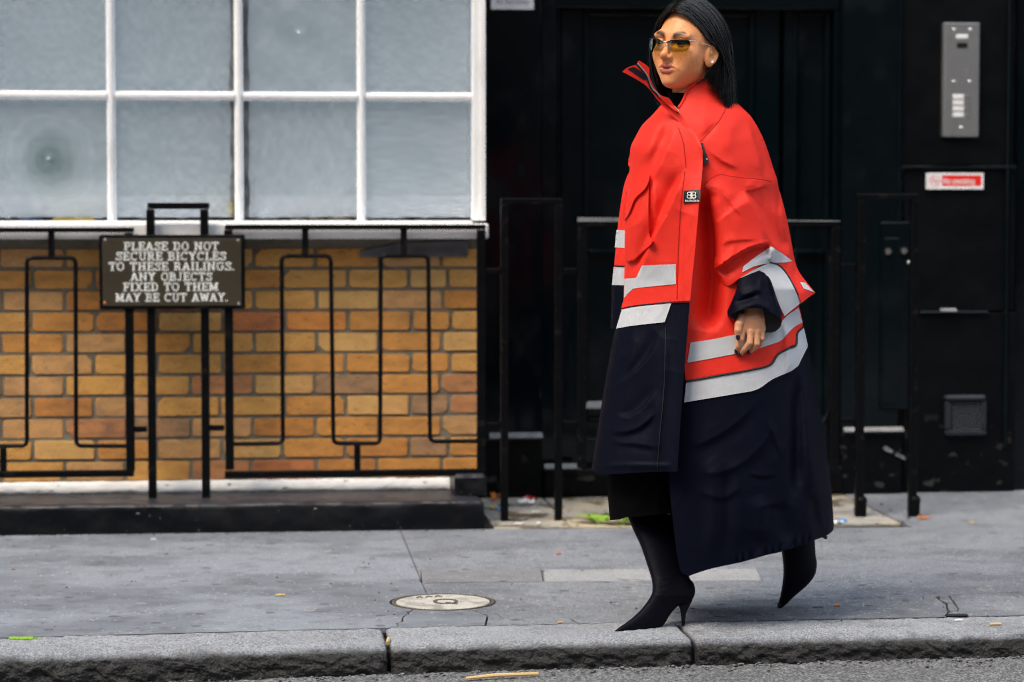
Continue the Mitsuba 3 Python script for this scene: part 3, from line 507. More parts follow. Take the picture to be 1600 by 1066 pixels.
def leaf(x0, x1, p0, p1, lab):
    d = key('door', sf); scene[d] = mikit.ply(cat_meshes([fb(x0, 15, p0, 727, .100, .05), fb(p1, 15, x1, 727, .100, .05), fb(p0 + .6, 352, p1 - .6, 392, .1015, .05), fb(p0 + .6, 15, p1 - .6, 22, .1015, .05), fb(p0 + .6, 655, p1 - .6, 727, .1015, .05)]), B, smooth=30); tag(d, lab)
    add('panel', fb(p0 - 1, 20, p1 + 1, 356, .122, .02, .002), B, d); add('panel', fb(p0 - 1, 388, p1 + 1, 660, .122, .02, .002), B, d)
    add('moulding', panel_rect(p0 - 2, 18, p1 + 2, 354, .090), B, d); add('moulding', panel_rect(p0 - 2, 390, p1 + 2, 658, .090), B, d)
leaf(876, 1217, 912, 1178, 'wide glossy black door leaf with tall panels'); leaf(1224, 1302, 1240, 1296, 'narrow glossy black door leaf at the right')
add('door_step', fb(848, 731, 1320, 776, -.03, .3, .012), 'mat_black_worn', sf)
add('jamb', [fb(1317, TOPY, 1408, 675, -.0, .3, .004)], B, sf); add('jamb_base', [fb(1314, 676.5, 1410, 776, -.022, .3, .008)], 'mat_black_worn', sf)
add('side_panel', [fb(1411, TOPY, 1586, 258, .014, .3, .003), fb(1411, 262, 1586, 486, .0150, .3, .003), fb(1411, 489, 1586, 773, .0135, .3, .003)], 'mat_black_worn', sf)
add('panel_beading', [fb(1405.5, TOPY, 1411.5, 400, -.012, .03, .005), fb(1408, 258.5, 1589, 263.5, -.010, .03, .006), fb(1436, 486, 1546, 491.5, -.006, .03, .006), fb(1575, TOPY, 1580, 700, -.006, .03, .004)], B, sf)
add('end_post', [fb(1587, TOPY, 1680, 765, .06, .3, .006)], B, sf); add('end_post', [fb(1681, TOPY, 3400, 765, .0, .3, .006)], B, sf, 'wide black wall beyond the right edge of the frame')
add('lock_box', [fb(1376, 347, 1421, 640, -.016, .02, .005), fb(1380, 372, 1404, 632, -.022, .012, .003)], B, sf, 'narrow black lock box with two bright cylinders')
lk = 'black_shopfront__lock_box'
for a, b in ((1386, 393), (1411, 392)):
    s = tm(m3.Manifold.cylinder(.02, .014, .012, 20)); s = on_wall(s, *W(a, b, YFA - .018)[[0]], YFA - .018, W(a, b, YFA - .018)[2]); add('lock', s, 'mat_steel_bright', lk, smooth=40)
s = trimesh.creation.icosphere(2, .008); s.apply_translation(W(1419.5, 410, YFA - .020)); add('lock', s, 'mat_steel_bright', lk)
# torn foil stuck at the jamb foot
def crumple(c, size, seed, amp=.5, n=9):
    u, v = np.meshgrid(np.linspace(-.5, .5, n), np.linspace(-.5, .5, n)); r = np.random.default_rng(seed)
    P = np.stack([u * size[0], v * size[1], (meshkit.fbm(np.stack([u * 5, v * 5, u * 0 + seed], -1), 3, seed) - .35) * size[2]], -1) + r.normal(0, .02 * size[0], (n, n, 3)) * [1, 1, .3]
    m = grid_mesh(P); b = m.copy(); b.apply_translation([0, 0, -.0012]); b.invert(); m = trimesh.util.concatenate([m, b]); m.apply_translation([0, 0, .004 - m.bounds[0][2] * 1.0 - .004]); m.apply_translation(np.asarray(c)); return m
for px, py, w, h, a in ((1388, 703, 17, 6, -30), (1407, 713, 17, 5, -28)):
    m = crumple((0, 0, 0), (w / pxm * 1.1, h / pxm, .012), px); m = on_wall(m, W(px, py, YFA - .028)[0], YFA - .026, W(px, py, YFA - .028)[2])
    m.apply_transform(trimesh.transformations.rotation_matrix(math.radians(-a), [0, 1, 0], W(px, py, YFA - .03))); add('torn_tape', m, 'mat_strip_pale', label=f'torn white tape stuck low on the black jamb, {"upper" if px < 1400 else "lower"} piece', cat='tape')
# sloping ledges in pale grey, the light on their upper edges painted in
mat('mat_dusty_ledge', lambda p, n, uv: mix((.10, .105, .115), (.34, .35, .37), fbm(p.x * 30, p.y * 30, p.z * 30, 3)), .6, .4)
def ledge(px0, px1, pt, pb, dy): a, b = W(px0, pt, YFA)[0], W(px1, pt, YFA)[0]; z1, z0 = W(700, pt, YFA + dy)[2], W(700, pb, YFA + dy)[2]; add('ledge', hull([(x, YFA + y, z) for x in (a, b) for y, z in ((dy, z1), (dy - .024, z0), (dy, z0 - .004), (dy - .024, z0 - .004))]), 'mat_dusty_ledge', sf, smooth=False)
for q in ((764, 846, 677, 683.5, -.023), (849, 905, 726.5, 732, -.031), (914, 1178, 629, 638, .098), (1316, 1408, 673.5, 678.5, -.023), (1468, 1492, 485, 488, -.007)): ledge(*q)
mat('mat_slat', (.055, .06, .075), .4, .5); mat('mat_vent', lambda p, n, uv: mix((.010, .012, .018), (.022, .025, .034), fbm(p.x * 40, p.y * 40, p.z * 40, 3)), .35, .5)
# vent
v = thing('louvre_vent', 'square black louvred vent low on the black side wall', 'vent')
add('frame', [pbox(1478, 618, 1542, 627, YFA - .026, .05, .012), pbox(1478, 672, 1542, 681, YFA - .014, .03, .005), pbox(1478, 627.3, 1487, 671.7, YFA - .015, .03, .004), pbox(1533, 627.3, 1542, 671.7, YFA - .015, .03, .004)], 'mat_vent', v)
for k in range(9):
    py = 629 + k * 4.8; a, b = W(1487, py, YFA)[0], W(1533, py, YFA)[0]; z = W(1510, py, YFA)[2]
    add('slat', hull([(x, YFA + dy, z + dz) for x in (a, b) for dy, dz in ((-.011, -.0040), (-.0115, -.0056), (.006, .0035), (.0075, .0020))]), 'mat_slat', v, smooth=False)
# intercom
YI = YFA - .02
ic = thing('intercom_panel', 'tall brushed steel door entry panel with four name buttons on the black wall', 'intercom')
add('housing', pbox(1474.5, 35.5, 1530.5, 214, YI, .045, .004), 'mat_steel', ic)
ip = lambda a, b, d=0: W(a, b, YI - d)
for a, b in ((1491, 47), (1516, 47), (1490.5, 128), (1515, 128), (1502, 200)):
    s = trimesh.creation.icosphere(2, .0075); s.apply_scale([1, .5, 1]); s.apply_translation(ip(a, b)); add('screw', s, 'mat_steel_bright', ic, smooth=True)
add('camera_window', pbox(1495.5, 67, 1512, 75.5, YI - .002, .004, .001), 'mat_black_plastic', ic); add('light', pbox(1494.5, 54, 1513, 61, YI - .004, .006, .003), 'mat_white_plastic', ic)
add('print_mark', [pbox(1495, 107.5, 1502, 111, YI - .0008, .001, .0002), pbox(1506, 107.5, 1513, 111, YI - .0008, .001, .0002)], 'mat_grey_print', ic)
for k in range(4):
    y = 147.5 + 9.5 * k; add('name_plate', pbox(1489, y, 1506, y + 7, YI - .003, .005, .0015), 'mat_white_plastic', ic)
    s = on_wall(tm(m3.Manifold.cylinder(.006, .0085, .0075, 16)), ip(1512, y + 3.5)[0], YI, ip(1512, y + 3.5)[2]); add('button', s, 'mat_steel', ic, smooth=40)
# no smoking signs
YN = YFA - .004
ns = thing('no_smoking_sign', 'small red and white no smoking sign under the steel entry panel', 'sign')
add('plate', pbox(1448, 270.5, 1537, 296, YN, .017, .001), 'mat_white_plastic', ns); add('red_field', pbox(1472, 274, 1533.5, 291, YN - .0006, .0008, .0001), 'mat_sign_red', ns, smooth=False)
c = W(1460.5, 283, YN)
ring = Point(0, 0).buffer(9.2 / pxm, 24).difference(Point(0, 0).buffer(7.4 / pxm, 24)).union(affinity.rotate(sbox(-8 / pxm, -.9 / pxm, 8 / pxm, .9 / pxm), -45, origin=(0, 0)))
add('symbol', on_wall(extrude(ring, .0008), c[0], YN, c[2]), 'mat_sign_red', ns, smooth=False)
add('symbol', on_wall(extrude(sbox(-5.5 / pxm, -1 / pxm, 5 / pxm, 1 / pxm), .0006), c[0], YN, c[2]), 'mat_grey_print', ns, smooth=False)
t_ = meshkit.text_mesh('No smoking', 8.6 / pxm * 1.1, .0006, True); sc_ = 57 / pxm / 1.12 / t_.extents[0] * 1.1; t_.apply_scale([sc_, 1, 1]); add('lettering', on_wall(t_, W(1474, 287, YN)[0], YN - .0006, W(1474, 287.5, YN)[2]), 'mat_letter_white', ns, smooth=False)
n2 = thing('no_smoking_plate', 'white plate lettered no smoking at the top edge, left of the door', 'sign')
add('plate', pbox(767, -40, 834, 15, YFA - .006, .005, .001), 'mat_white_plastic', n2)
t_ = meshkit.text_mesh('NO SMOKING', 6.5 / pxm * 1.1, .0006, True); t_.apply_scale([52 / pxm * 1.1 / t_.extents[0] * .98, 1, 1]); add('lettering', on_wall(t_, W(775, 6.5, YFA - .006)[0], YFA - .006, W(775, 7, YFA - .006)[2]), 'mat_grey_print', n2, smooth=False)
# ------------------------------------------------------------------ litter and weeds
def scrap(px, py, w, h, hz, m, name, lab, seed, cat='litter', Z=.003):
    c = G(px, py, Z); s = np.linalg.norm(G(px + 1, py, Z) - G(px, py, Z)); add(name, crumple(c, (w * s, h * s * 2.0, hz), seed), m, label=lab, cat=cat)
scrap(822, 790, 26, 10, .045, 'mat_scrap_white', 'paper_scrap', 'crumpled white paper behind the left hoop', 3); scrap(829, 786, 18, 9, .055, 'mat_scrap_red', 'paper_scrap', 'crumpled red wrapper on the white paper', 4)
scrap(776, 782, 18, 12, .05, 'mat_orange', 'dead_leaf', 'orange dead leaf heap at the corner of the plinth', 5, 'leaf'); scrap(788, 789, 14, 8, .04, 'mat_scrap_white', 'paper_scrap', 'pale scrap among the dead leaves', 6); scrap(784, 799, 14, 8, .03, 'mat_scrap_blue', 'paper_scrap', 'blue and white scrap by the corner of the plinth', 7)
scrap(773, 796, 12, 8, .03, 'mat_card', 'dead_leaf', 'brown dead leaf next to the blue scrap', 15, 'leaf')
scrap(812, 820, 16, 5, .012, 'mat_scrap_white', 'paper_scrap', 'flat pale scrap beside the left foot of the left hoop', 8); scrap(842, 819, 9, 5, .01, 'mat_scrap_white', 'paper_scrap', 'small pale scrap between the feet of the left hoop', 9); scrap(838, 802, 13, 5, .012, 'mat_scrap_white', 'paper_scrap', 'pale scrap below the red wrapper', 10)
scrap(1310, 821, 16, 6, .03, 'mat_scrap_white', 'paper_scrap', 'white litter beside the coat hem', 11); scrap(1316, 820, 14, 6, .035, 'mat_scrap_blue', 'paper_scrap', 'blue wrapper beside the coat hem', 12); scrap(1443, 811, 17, 5, .02, 'mat_orange', 'paper_scrap', 'orange stub by the right foot of the right hoop', 13)
scrap(1519, 818, 6, 4, .01, 'mat_card', 'paper_scrap', 'tiny tan scrap on the pavement at the far right', 14)
for px, py, w, m, lab in ((438, 932, 14, 'mat_card', 'tan cigarette end on the smooth concrete'), (1556, 977.5, 17, 'mat_card', 'yellowish scrap at the back of the kerb, far right'), (1498, 971.5, 12, 'mat_scrap_white', 'white scrap in the crack near the right kerb'), (875, 975, 8, 'mat_card', 'small tan stub left of the planted boot'), (873, 867, 7, 'mat_orange', 'orange crumb on the rough asphalt'), (240, 845, 8, 'mat_scrap_white', 'white chip in front of the black plinth'), (1308, 948, 9, 'mat_orange', 'orange scrap right of the lifted boot'), (1278, 950, 16, 'mat_strip_pale', 'flat pale stain of paper right of the lifted boot')):
    c = G(px, py); s = w / FPX * np.linalg.norm(c - CAM); m_ = tube([c + [-s / 2, 0, .0035], c + [0, .002, .0045], c + [s / 2, .003, .0035]], .0032, 7); add('cigarette_end' if 'cig' in lab or 'stub' in lab else 'litter_scrap', m_, m, label=lab, cat='litter', smooth=50)
c = G(1495, 964); add('rubber_strip', cbox(c[0] - .033, c[0] + .033, c[1] - .006, c[1] + .008, 0.0005, .008, .003), 'mat_black_plastic', label='black rubber strip lying on the cracked asphalt', cat='litter')
c0, c1 = G(728, 1060, road_z(0) + .012), G(841, 1053, road_z(0) + .012)
add('wooden_stick', tube([c0, (c0 * .6 + c1 * .4) + [0, .004, .002], c1], [.0035, .0055, .0045], 7), 'mat_card', label='thin wooden stick lying in the gutter', cat='stick', smooth=50)
c = G(606, 1002, 0); add('cigarette_end', tube([c + [-.002, -.01, -.004], c + [.004, .02, .003]], .006, 8), 'mat_seed', label='crushed cigarette end in the left kerb joint', cat='litter', smooth=50)
mat('mat_leaf', lambda p, n, uv: mix((.16, .34, .02), (.25, .45, .04), noise(p.x * 90, p.y * 90, p.z * 90)), .5, .4); mat('mat_moss', (.10, .16, .02), .9, .2)
def weed(px, py, n, h, r, lab):
    t = thing('weed', lab, 'weed'); c = G(px, py); rg = np.random.default_rng(int(px))
    for k in range(n):
        a, l = rg.uniform(0, 6.28), r * rg.uniform(.4, 1); tip = c + [math.cos(a) * l, math.sin(a) * l * .6, h * rg.uniform(.35, 1)]
        st = tube([c, (c + tip) / 2 + [0, 0, .008], tip], .0012, 5); w = rg.uniform(.012, .022); u = np.array([math.cos(a), math.sin(a), .2]); vv = np.array([-math.sin(a), math.cos(a), rg.uniform(-.3, .5)]); nn = np.cross(u, vv)
        ring = [tip + u * w * math.cos(q) * 1.2 + vv * w * .8 * math.sin(q) for q in np.linspace(0, 2 * np.pi, 11)[:-1]]
        V = np.array(ring + [tip + nn * .003, tip - nn * .001]); F = [[i, (i + 1) % 10, 10] for i in range(10)] + [[(i + 1) % 10, i, 11] for i in range(10)]
        add('leaf', trimesh.util.concatenate([st, trimesh.Trimesh(V, F, process=False)]), 'mat_leaf', t)
weed(970, 822, 12, .05, .06, 'bright green weed behind the hanging black skirt'); weed(936, 820, 6, .03, .045, 'small green weed left of the black skirt'); weed(921, 812, 4, .035, .03, 'tiny green weed farthest left by the doorway stone')
ms = []
for _ in range(160):
    c = G(rng.normal(36, 9), rng.normal(998.5, .5)); s = trimesh.creation.icosphere(1, rng.uniform(.002, .005)); s.apply_translation(c + [0, 0, .001]); ms.append(s)
add('moss', ms, 'mat_leaf', label='tuft of green moss in the kerb joint at the left', cat='moss', kind='stuff')
def grit(n, place, r0, r1, m, name, lab):
    ms = []
    for _ in range(n):
        c = place(); s = trimesh.creation.icosphere(0, rng.uniform(r0, r1)); s.apply_scale([rng.uniform(.7, 1.9), rng.uniform(.7, 1.4), rng.uniform(.35, .8)]); s.apply_transform(trimesh.transformations.rotation_matrix(rng.uniform(0, 6.28), [0, 0, 1])); s.apply_translation(c); ms.append(s)
    add(name, ms, m, label=lab, cat='grit', kind='stuff', smooth=True)
def gutter(): x = rng.uniform(-1.7, 2.2); return [x, kerb_front(x) - abs(rng.normal(.0, .05)) - .012, road_z(x) + .004]
grit(420, gutter, .0018, .006, 'mat_road', 'gutter_grit', 'small grey grit lying in the gutter at the foot of the kerb')
grit(90, gutter, .0014, .0035, 'mat_strip_pale', 'gutter_grit', 'pale specks of grit in the gutter')
def foot(): return [rng.uniform(-1.9, XCOR), YPL - abs(rng.normal(0, .022)) - .002, .0008]
grit(260, foot, .0012, .0042, 'mat_dirt', 'wall_grit', 'dark crumbs gathered along the foot of the black plinth')
def walk(): c = G(rng.uniform(0, 1600), rng.uniform(836, 985)); return [c[0], c[1], .0012]
grit(110, walk, .0011, .0030, 'mat_strip_pale', 'pavement_grit', 'pale specks scattered over the pavement'); grit(110, walk, .0011, .0034, 'mat_dirt', 'pavement_grit', 'dark specks scattered over the pavement')
def thr(): c = G(rng.uniform(762, 1420), rng.uniform(778, 824)); return [c[0], c[1], .0028]
grit(160, thr, .0015, .006, 'mat_dirt', 'threshold_grit', 'dark crumbs and leaf bits on the stained threshold stones')
# ------------------------------------------------------------------ the far side of the street (behind the camera; it is mirrored in the glass and the black paint)
mat('mat_far_brick', lambda p, n, uv: mix((.22, .17, .13), (.15, .11, .085), fbm(p.x * 4, p.y * 4, p.z * 6, 4)), .9, .3); mat('mat_far_glass', (.02, .025, .03), .1, .5); mat('mat_far_stone', (.35, .34, .32), .8, .3)
fa = thing('terrace_building', 'brick terrace across the street, mirrored in the glass and black paint', 'building')
add('wall', cbox(-16, 16, -6.4, -5.0, -.1, 6.6, .02), 'mat_far_brick', fa, smooth=False)
for i in range(10):
    for z in (.9, 3.9):
        x = -14.5 + 3.1 * i; add('window', cbox(x, x + 1.3, -5.02, -4.985, z, z + 1.8, .005), 'mat_far_glass', fa, smooth=False); add('sill', cbox(x - .1, x + 1.4, -5.02, -4.9, z - .14, z - .004, .01), 'mat_far_stone', fa, smooth=False)
# ------------------------------------------------------------------ the walking person: tools
from scipy.interpolate import PchipInterpolator
import scipy.sparse as sp
from scipy.sparse.linalg import spsolve
DP = 6.72                                        # distance of the body's axis
MPP = DP / FPX                                   # metres per photograph pixel there
def crom(p, step):                               # Catmull-Rom through the points, sampled every `step` pixels
    p = np.asarray(p, float)
    if len(p) == 2: q = p
    else:
        e = np.vstack([2 * p[0] - p[1], p, 2 * p[-1] - p[-2]]); q = [p[0]]
        for i in range(len(p) - 1):
            a, b, c, d = e[i:i + 4]; n = max(2, int(np.linalg.norm(c - b) / 2))
            for t in np.linspace(0, 1, n + 1)[1:]: q.append(.5 * (2 * b + (c - a) * t + (2 * a - 5 * b + 4 * c - d) * t * t + (3 * b - a - 3 * c + d) * t ** 3))
        q = np.array(q)
    s = np.r_[0, np.cumsum(np.linalg.norm(np.diff(q, axis=0), axis=1))]; n = max(1, int(round(s[-1] / step)))
    u = np.linspace(0, s[-1], n + 1); return np.stack([np.interp(u, s, q[:, 0]), np.interp(u, s, q[:, 1])], 1)
def outline(pts, step):                          # closed outline; points with a third entry are corners
    n = len(pts); cs = [i for i in range(n) if len(pts[i]) > 2]
    if not cs:
        q = [p[:2] for p in pts]; return crom(q + [q[0]], step)[:-1]
    out = []
    for a, b in zip(cs, cs[1:] + [cs[0] + n]): out.append(crom([pts[i % n][:2] for i in range(a, b + 1)], step)[:-1])
    return np.vstack(out)
def flat_mesh(pts, step):
    b = outline(pts, step); poly = Polygon(b); poly = poly if poly.is_valid else poly.buffer(0)
    x0, y0, x1, y1 = poly.bounds; X, Y = np.meshgrid(np.arange(x0, x1, step), np.arange(y0, y1, step * .866)); X[1::2] += step / 2
    g = np.c_[X.ravel(), Y.ravel()]; inner = poly.buffer(-step * .55)
    g = g[contains_xy(inner, g[:, 0], g[:, 1])] if not inner.is_empty else np.zeros((0, 2))
    v = np.vstack([b, g]); tri = Delaunay(v).simplices; c = v[tri].mean(1); tri = tri[contains_xy(poly.buffer(1e-6), c[:, 0], c[:, 1])]
    u_, w_ = v[tri[:, 1]] - v[tri[:, 0]], v[tri[:, 2]] - v[tri[:, 0]]; a = u_[:, 0] * w_[:, 1] - u_[:, 1] * w_[:, 0]; tri = tri[np.abs(a) > 1e-9]; a = a[np.abs(a) > 1e-9]
    tri[a > 0] = tri[a > 0][:, ::-1]             # y runs down, so this faces the viewer
    return v, tri, len(b)
def solid(pts, front, back, step=2.6, d=DP):     # a closed body between two depth functions (metres towards and away from the camera) inside an outline
    v, f, nb = flat_mesh(pts, step); x, y = v.T; dd = d(x, y) if callable(d) else d
    A = PP(x, y, dd - front(x, y)); Bv = PP(x, y, dd + back(x, y)); n = len(v); i = np.arange(nb); j = (i + 1) % nb
    e = 2 * n; V = np.vstack([A, Bv, A[:nb], Bv[:nb]])
    area = Polygon(v[:nb]).exterior.is_ccw
    s = np.vstack([np.stack([e + i, e + j, e + nb + j], 1), np.stack([e + i, e + nb + j, e + nb + i], 1)]); s = s if area else s[:, ::-1]
    return trimesh.Trimesh(V, np.vstack([f, f[:, ::-1] + n, s]), process=False)
def inflate(pts, k=1.0, step=2.6, d=DP, extra=None):   # a body with round cross-sections inside an outline
    v, f, nb = flat_mesh(pts, step); n = len(v); p = v[f]
    e = [p[:, 2] - p[:, 1], p[:, 0] - p[:, 2], p[:, 1] - p[:, 0]]; ar = np.abs(e[0][:, 0] * e[1][:, 1] - e[0][:, 1] * e[1][:, 0]) / 2
    K = sp.lil_matrix((n, n)).tocsr(); rows_, cols, vals = [], [], []
    for a in range(3):
        for b in range(3): rows_.append(f[:, a]); cols.append(f[:, b]); vals.append((e[a] * e[b]).sum(1) / (4 * ar))
    K = sp.csr_matrix((np.hstack(vals), (np.hstack(rows_), np.hstack(cols))), shape=(n, n)); rhs = np.zeros(n); np.add.at(rhs, f.ravel(), np.repeat(ar / 3, 3))
    free = np.arange(nb, n); u = np.zeros(n); u[free] = spsolve(K[free][:, free].tocsc(), rhs[free])
    h = np.sqrt(np.maximum(2 * u, 0)) * MPP * k; x, y = v.T; dd = d(x, y) if callable(d) else d; ex = extra(x, y) if extra else 0
    V = np.vstack([PP(x, y, dd - h - ex * (h > 0)), PP(x, y, dd + h)]); V[n:n + nb] = V[:nb]
    m = trimesh.Trimesh(V, np.vstack([f, f[:, ::-1] + n]), process=False); m.merge_vertices(digits_vertex=7); return m
def rows(*yx):
    a = np.array(yx, float); g = PchipInterpolator(a[:, 0], a[:, 1]); return lambda y: g(np.clip(y, a[0, 0], a[-1, 0]))
def fold(pts, amp, w1, w2=None, end=.3):         # a crease: towards the camera if amp > 0; w1 and w2 its widths on either side, pixels
    q = crom(pts, 2.0); tr = cKDTree(q); t = np.gradient(q, axis=0); t /= np.linalg.norm(t, axis=1, keepdims=True) + 1e-9; n = len(q); w2 = w2 or w1
    def fn(x, y):
        dist, i = tr.query(np.c_[x, y]); dx, dy = x - q[i, 0], y - q[i, 1]; side = t[i, 0] * dy - t[i, 1] * dx
        s = i / max(n - 1, 1); win = np.clip(np.minimum(s, 1 - s) / end, 0, 1); win = win * win * (3 - 2 * win)
        return amp * win * np.exp(-(dist / np.where(side < 0, w1, w2)) ** 2)
    return fn
def lip(pts, up, w1, down, w2, end=.3, on=3.0):  # a fold that overhangs: swells on the left of its line, drops away on the right
    q = crom(pts, 2.0); tr = cKDTree(q); t = np.gradient(q, axis=0); t /= np.linalg.norm(t, axis=1, keepdims=True) + 1e-9; n = len(q)
    def fn(x, y):
        dist, i = tr.query(np.c_[x, y]); dx, dy = x - q[i, 0], y - q[i, 1]; side = t[i, 0] * dy - t[i, 1] * dx
        s = i / max(n - 1, 1); win = np.clip(np.minimum(s, 1 - s) / end, 0, 1); win = win * win * (3 - 2 * win)
        return win * np.where(side < 0, up * np.exp(-dist / w1), up * np.exp(-dist / on) - down * (1 - np.exp(-dist / on)) * np.exp(-(dist / w2) ** 2))
    return fn
def folds(*fs):
    fs = [a if callable(a) else fold(*a) for a in fs]; return lambda x, y: sum(f(x, y) for f in fs)
def wrinkle(seed, a1=.005, a2=.0016, f1=.018, f2=.06, sy=.55, a3=.0042):
    def fn(x, y):
        p = np.stack([x, y * sy, x * 0 + seed * 7.3], -1)
        w = np.stack([x * .021 + y * .008, y * .015 - x * .006, x * 0 + seed * 3.1], -1); cr = np.power(1 - np.abs(2 * meshkit.fbm(w, 2, seed + 11) - 1), 9) * np.clip(meshkit.noise(w * .7 + 40, seed) * 2.4 - .7, 0, 1)
        return cr * a3 + (meshkit.fbm(p * [f1, f1, 1], 3, seed) - .5) * 2 * a1 + (meshkit.fbm(p * [f2, f2, 1], 3, seed + 5) - .5) * 2 * a2
    return fn
def ell(t, p=2.0): return np.power(np.maximum(0, 1 - np.power(np.minimum(np.abs(t), 1), p)), 1 / p)
def patch(pts, F, off=.0025, step=2.4, under=.0015, bulge=None):
    return solid(pts, lambda x, y: F(x, y) + off + (bulge(x, y) if bulge else 0), lambda x, y: -(F(x, y) - under), step)
def piping(pts, F, r=.0030, off=.0042):
    q = crom(pts, 3.0); return tube(PP(q[:, 0], q[:, 1], DP - F(q[:, 0], q[:, 1]) - off), r, 6)
# signed-distance modelling: smooth unions of ellipsoids and round cones, meshed with surface nets
def nets(fn, lo, hi, h, band=.012):
    lo, hi = np.asarray(lo), np.asarray(hi); n = np.ceil((hi - lo) / h).astype(int) // 4 * 4 + 5
    ax = [lo[k] + h * np.arange(n[k]) for k in range(3)]
    cg = np.stack(np.meshgrid(*[a[::4] for a in ax], indexing='ij'), -1); cv = fn(cg.reshape(-1, 3)).reshape(cg.shape[:3])
    full = cv
    for k in range(3): full = np.repeat(full, 4, axis=k)
    full = full[2:2 + n[0], 2:2 + n[1], 2:2 + n[2]] if False else full[:n[0], :n[1], :n[2]]
    near = np.abs(full) < band + 8 * h; idx = np.argwhere(near); val = full.copy(); val[near] = fn(lo + idx * h)
    s = val < 0; cell = np.zeros(n - 1, int); mask = np.zeros(n - 1, int)
    for a in np.ndindex(2, 2, 2): mask += s[a[0]:n[0] - 1 + a[0], a[1]:n[1] - 1 + a[1], a[2]:n[2] - 1 + a[2]]
    act = np.argwhere((mask > 0) & (mask < 8)); cell[:] = -1; cell[tuple(act.T)] = np.arange(len(act)); acc = np.zeros((len(act), 3)); cnt = np.zeros(len(act))
    for k in range(3):
        for a in np.ndindex(2, 2):
            o = np.insert(np.array(a), k, 0); o2 = o.copy(); o2[k] = 1; A, B = act + o, act + o2; va, vb = val[tuple(A.T)], val[tuple(B.T)]; c = (va < 0) != (vb < 0)
            t = np.where(c, va / np.where(c, va - vb, 1), 0); P = A + (B - A) * t[:, None]; acc[c] += P[c]; cnt += c
    V = lo + acc / cnt[:, None] * h; F = []
    for k in range(3):
        u, w = (k + 1) % 3, (k + 2) % 3; sl = [slice(1, -1)] * 3; A = s[tuple(slice(0, -1) if q == k else slice(None) for q in range(3))]; B = s[tuple(slice(1, None) if q == k else slice(None) for q in range(3))]
        e = np.argwhere(A != B); e = e[(e[:, u] > 0) & (e[:, w] > 0) & (e[:, u] < n[u] - 1) & (e[:, w] < n[w] - 1)]; inside = A[tuple(e.T)]
        def at(du, dw): q = e.copy(); q[:, u] -= du; q[:, w] -= dw; return cell[tuple(q.T)]
        a, b, c, d = at(1, 1), at(0, 1), at(0, 0), at(1, 0); q = np.stack([a, b, c, d], 1); q[~inside] = q[~inside][:, ::-1]; F.append(q)
    F = np.vstack(F); F = F[(F >= 0).all(1)]; return trimesh.Trimesh(V, np.vstack([F[:, [0, 1, 2]], F[:, [0, 2, 3]]]), process=False)
def smin(a, b, k): h = np.clip(.5 + .5 * (b - a) / k, 0, 1); return b * (1 - h) + a * h - k * h * (1 - h)
def smax(a, b, k): return -smin(-a, -b, k)
def sd_ell(p, c, r):
    q = (p - np.asarray(c)) / np.asarray(r); k0 = np.linalg.norm(q, axis=1); k1 = np.linalg.norm(q / np.asarray(r), axis=1); return k0 * (k0 - 1) / np.maximum(k1, 1e-9)
def sd_cone(p, a, b, ra, rb):                    # round cone as a capsule of changing radius
    a, b = np.asarray(a, float), np.asarray(b, float); t = np.clip((p - a) @ (b - a) / max((b - a) @ (b - a), 1e-12), 0, 1); return np.linalg.norm(p - a - t[:, None] * (b - a), axis=1) - (ra + (rb - ra) * t)
# ------------------------------------------------------------------ cloth materials
mat('mat_coat_red', lambda p, n, uv: mi.Color3f(.76, .028, .016) * (.93 + .1 * noise(p.x * 700, p.y * 700, p.z * 700)), .62, .28)
mat('mat_coat_navy', lambda p, n, uv: mi.Color3f(.0011, .0022, .0092) * (.85 + .3 * noise(p.x * 600, p.y * 600, p.z * 600)), .55, .09)
mat('mat_silver_tape', lambda p, n, uv: mi.Color3f(.50, .53, .58) * (.94 + .1 * fbm(p.x * 40, p.y * 40, p.z * 40, 3)), .5, .4)
mat('mat_piping', (.012, .012, .016), .5, .4); mat('mat_black_knit', (.0012, .0012, .0016), .85, .08); mat('mat_velcro', (.012, .013, .022), .9, .2)
mat('mat_boot', lambda p, n, uv: mi.Color3f(.0010, .0013, .0058) * (.9 + .2 * noise(p.x * 300, p.y * 300, p.z * 300)), .65, .14); mat('mat_sole', (.008, .008, .009), .4, .3); mat('mat_heel', (.003, .003, .004), .4, .2)
# ------------------------------------------------------------------ the walking person: coat
who = thing('person', 'person in mid stride wearing a long red and navy coat and tinted glasses', 'person')
XL = rows((120, 1052), (150, 1042), (163, 1033), (180, 1019), (195, 1004), (212, 994), (232, 985), (262, 984), (300, 980), (345, 976), (400, 975), (436, 974.5), (465, 973.5), (490, 968), (513, 962), (545, 955), (600, 945), (650, 937), (700, 929), (735, 924), (900, 915))
XR = rows((110, 1112), (140, 1136), (152, 1147), (163, 1154), (182, 1173), (205, 1187), (228, 1197), (262, 1208), (290, 1216), (330, 1216), (420, 1232), (485, 1250), (515, 1255.5), (540, 1262), (590, 1271), (650, 1282), (710, 1292.5), (760, 1298.5), (815, 1302.5), (900, 1304))
AD = rows((110, .066), (140, .078), (165, .098), (205, .135), (260, .16), (330, .17), (450, .18), (600, .20), (740, .215), (900, .215))
def body_t(x, y): a, b = XL(y), XR(y); return 2 * (x - a) / (b - a) - 1
def body_base(x, y): return AD(y) * ell(body_t(x, y), 2.15)
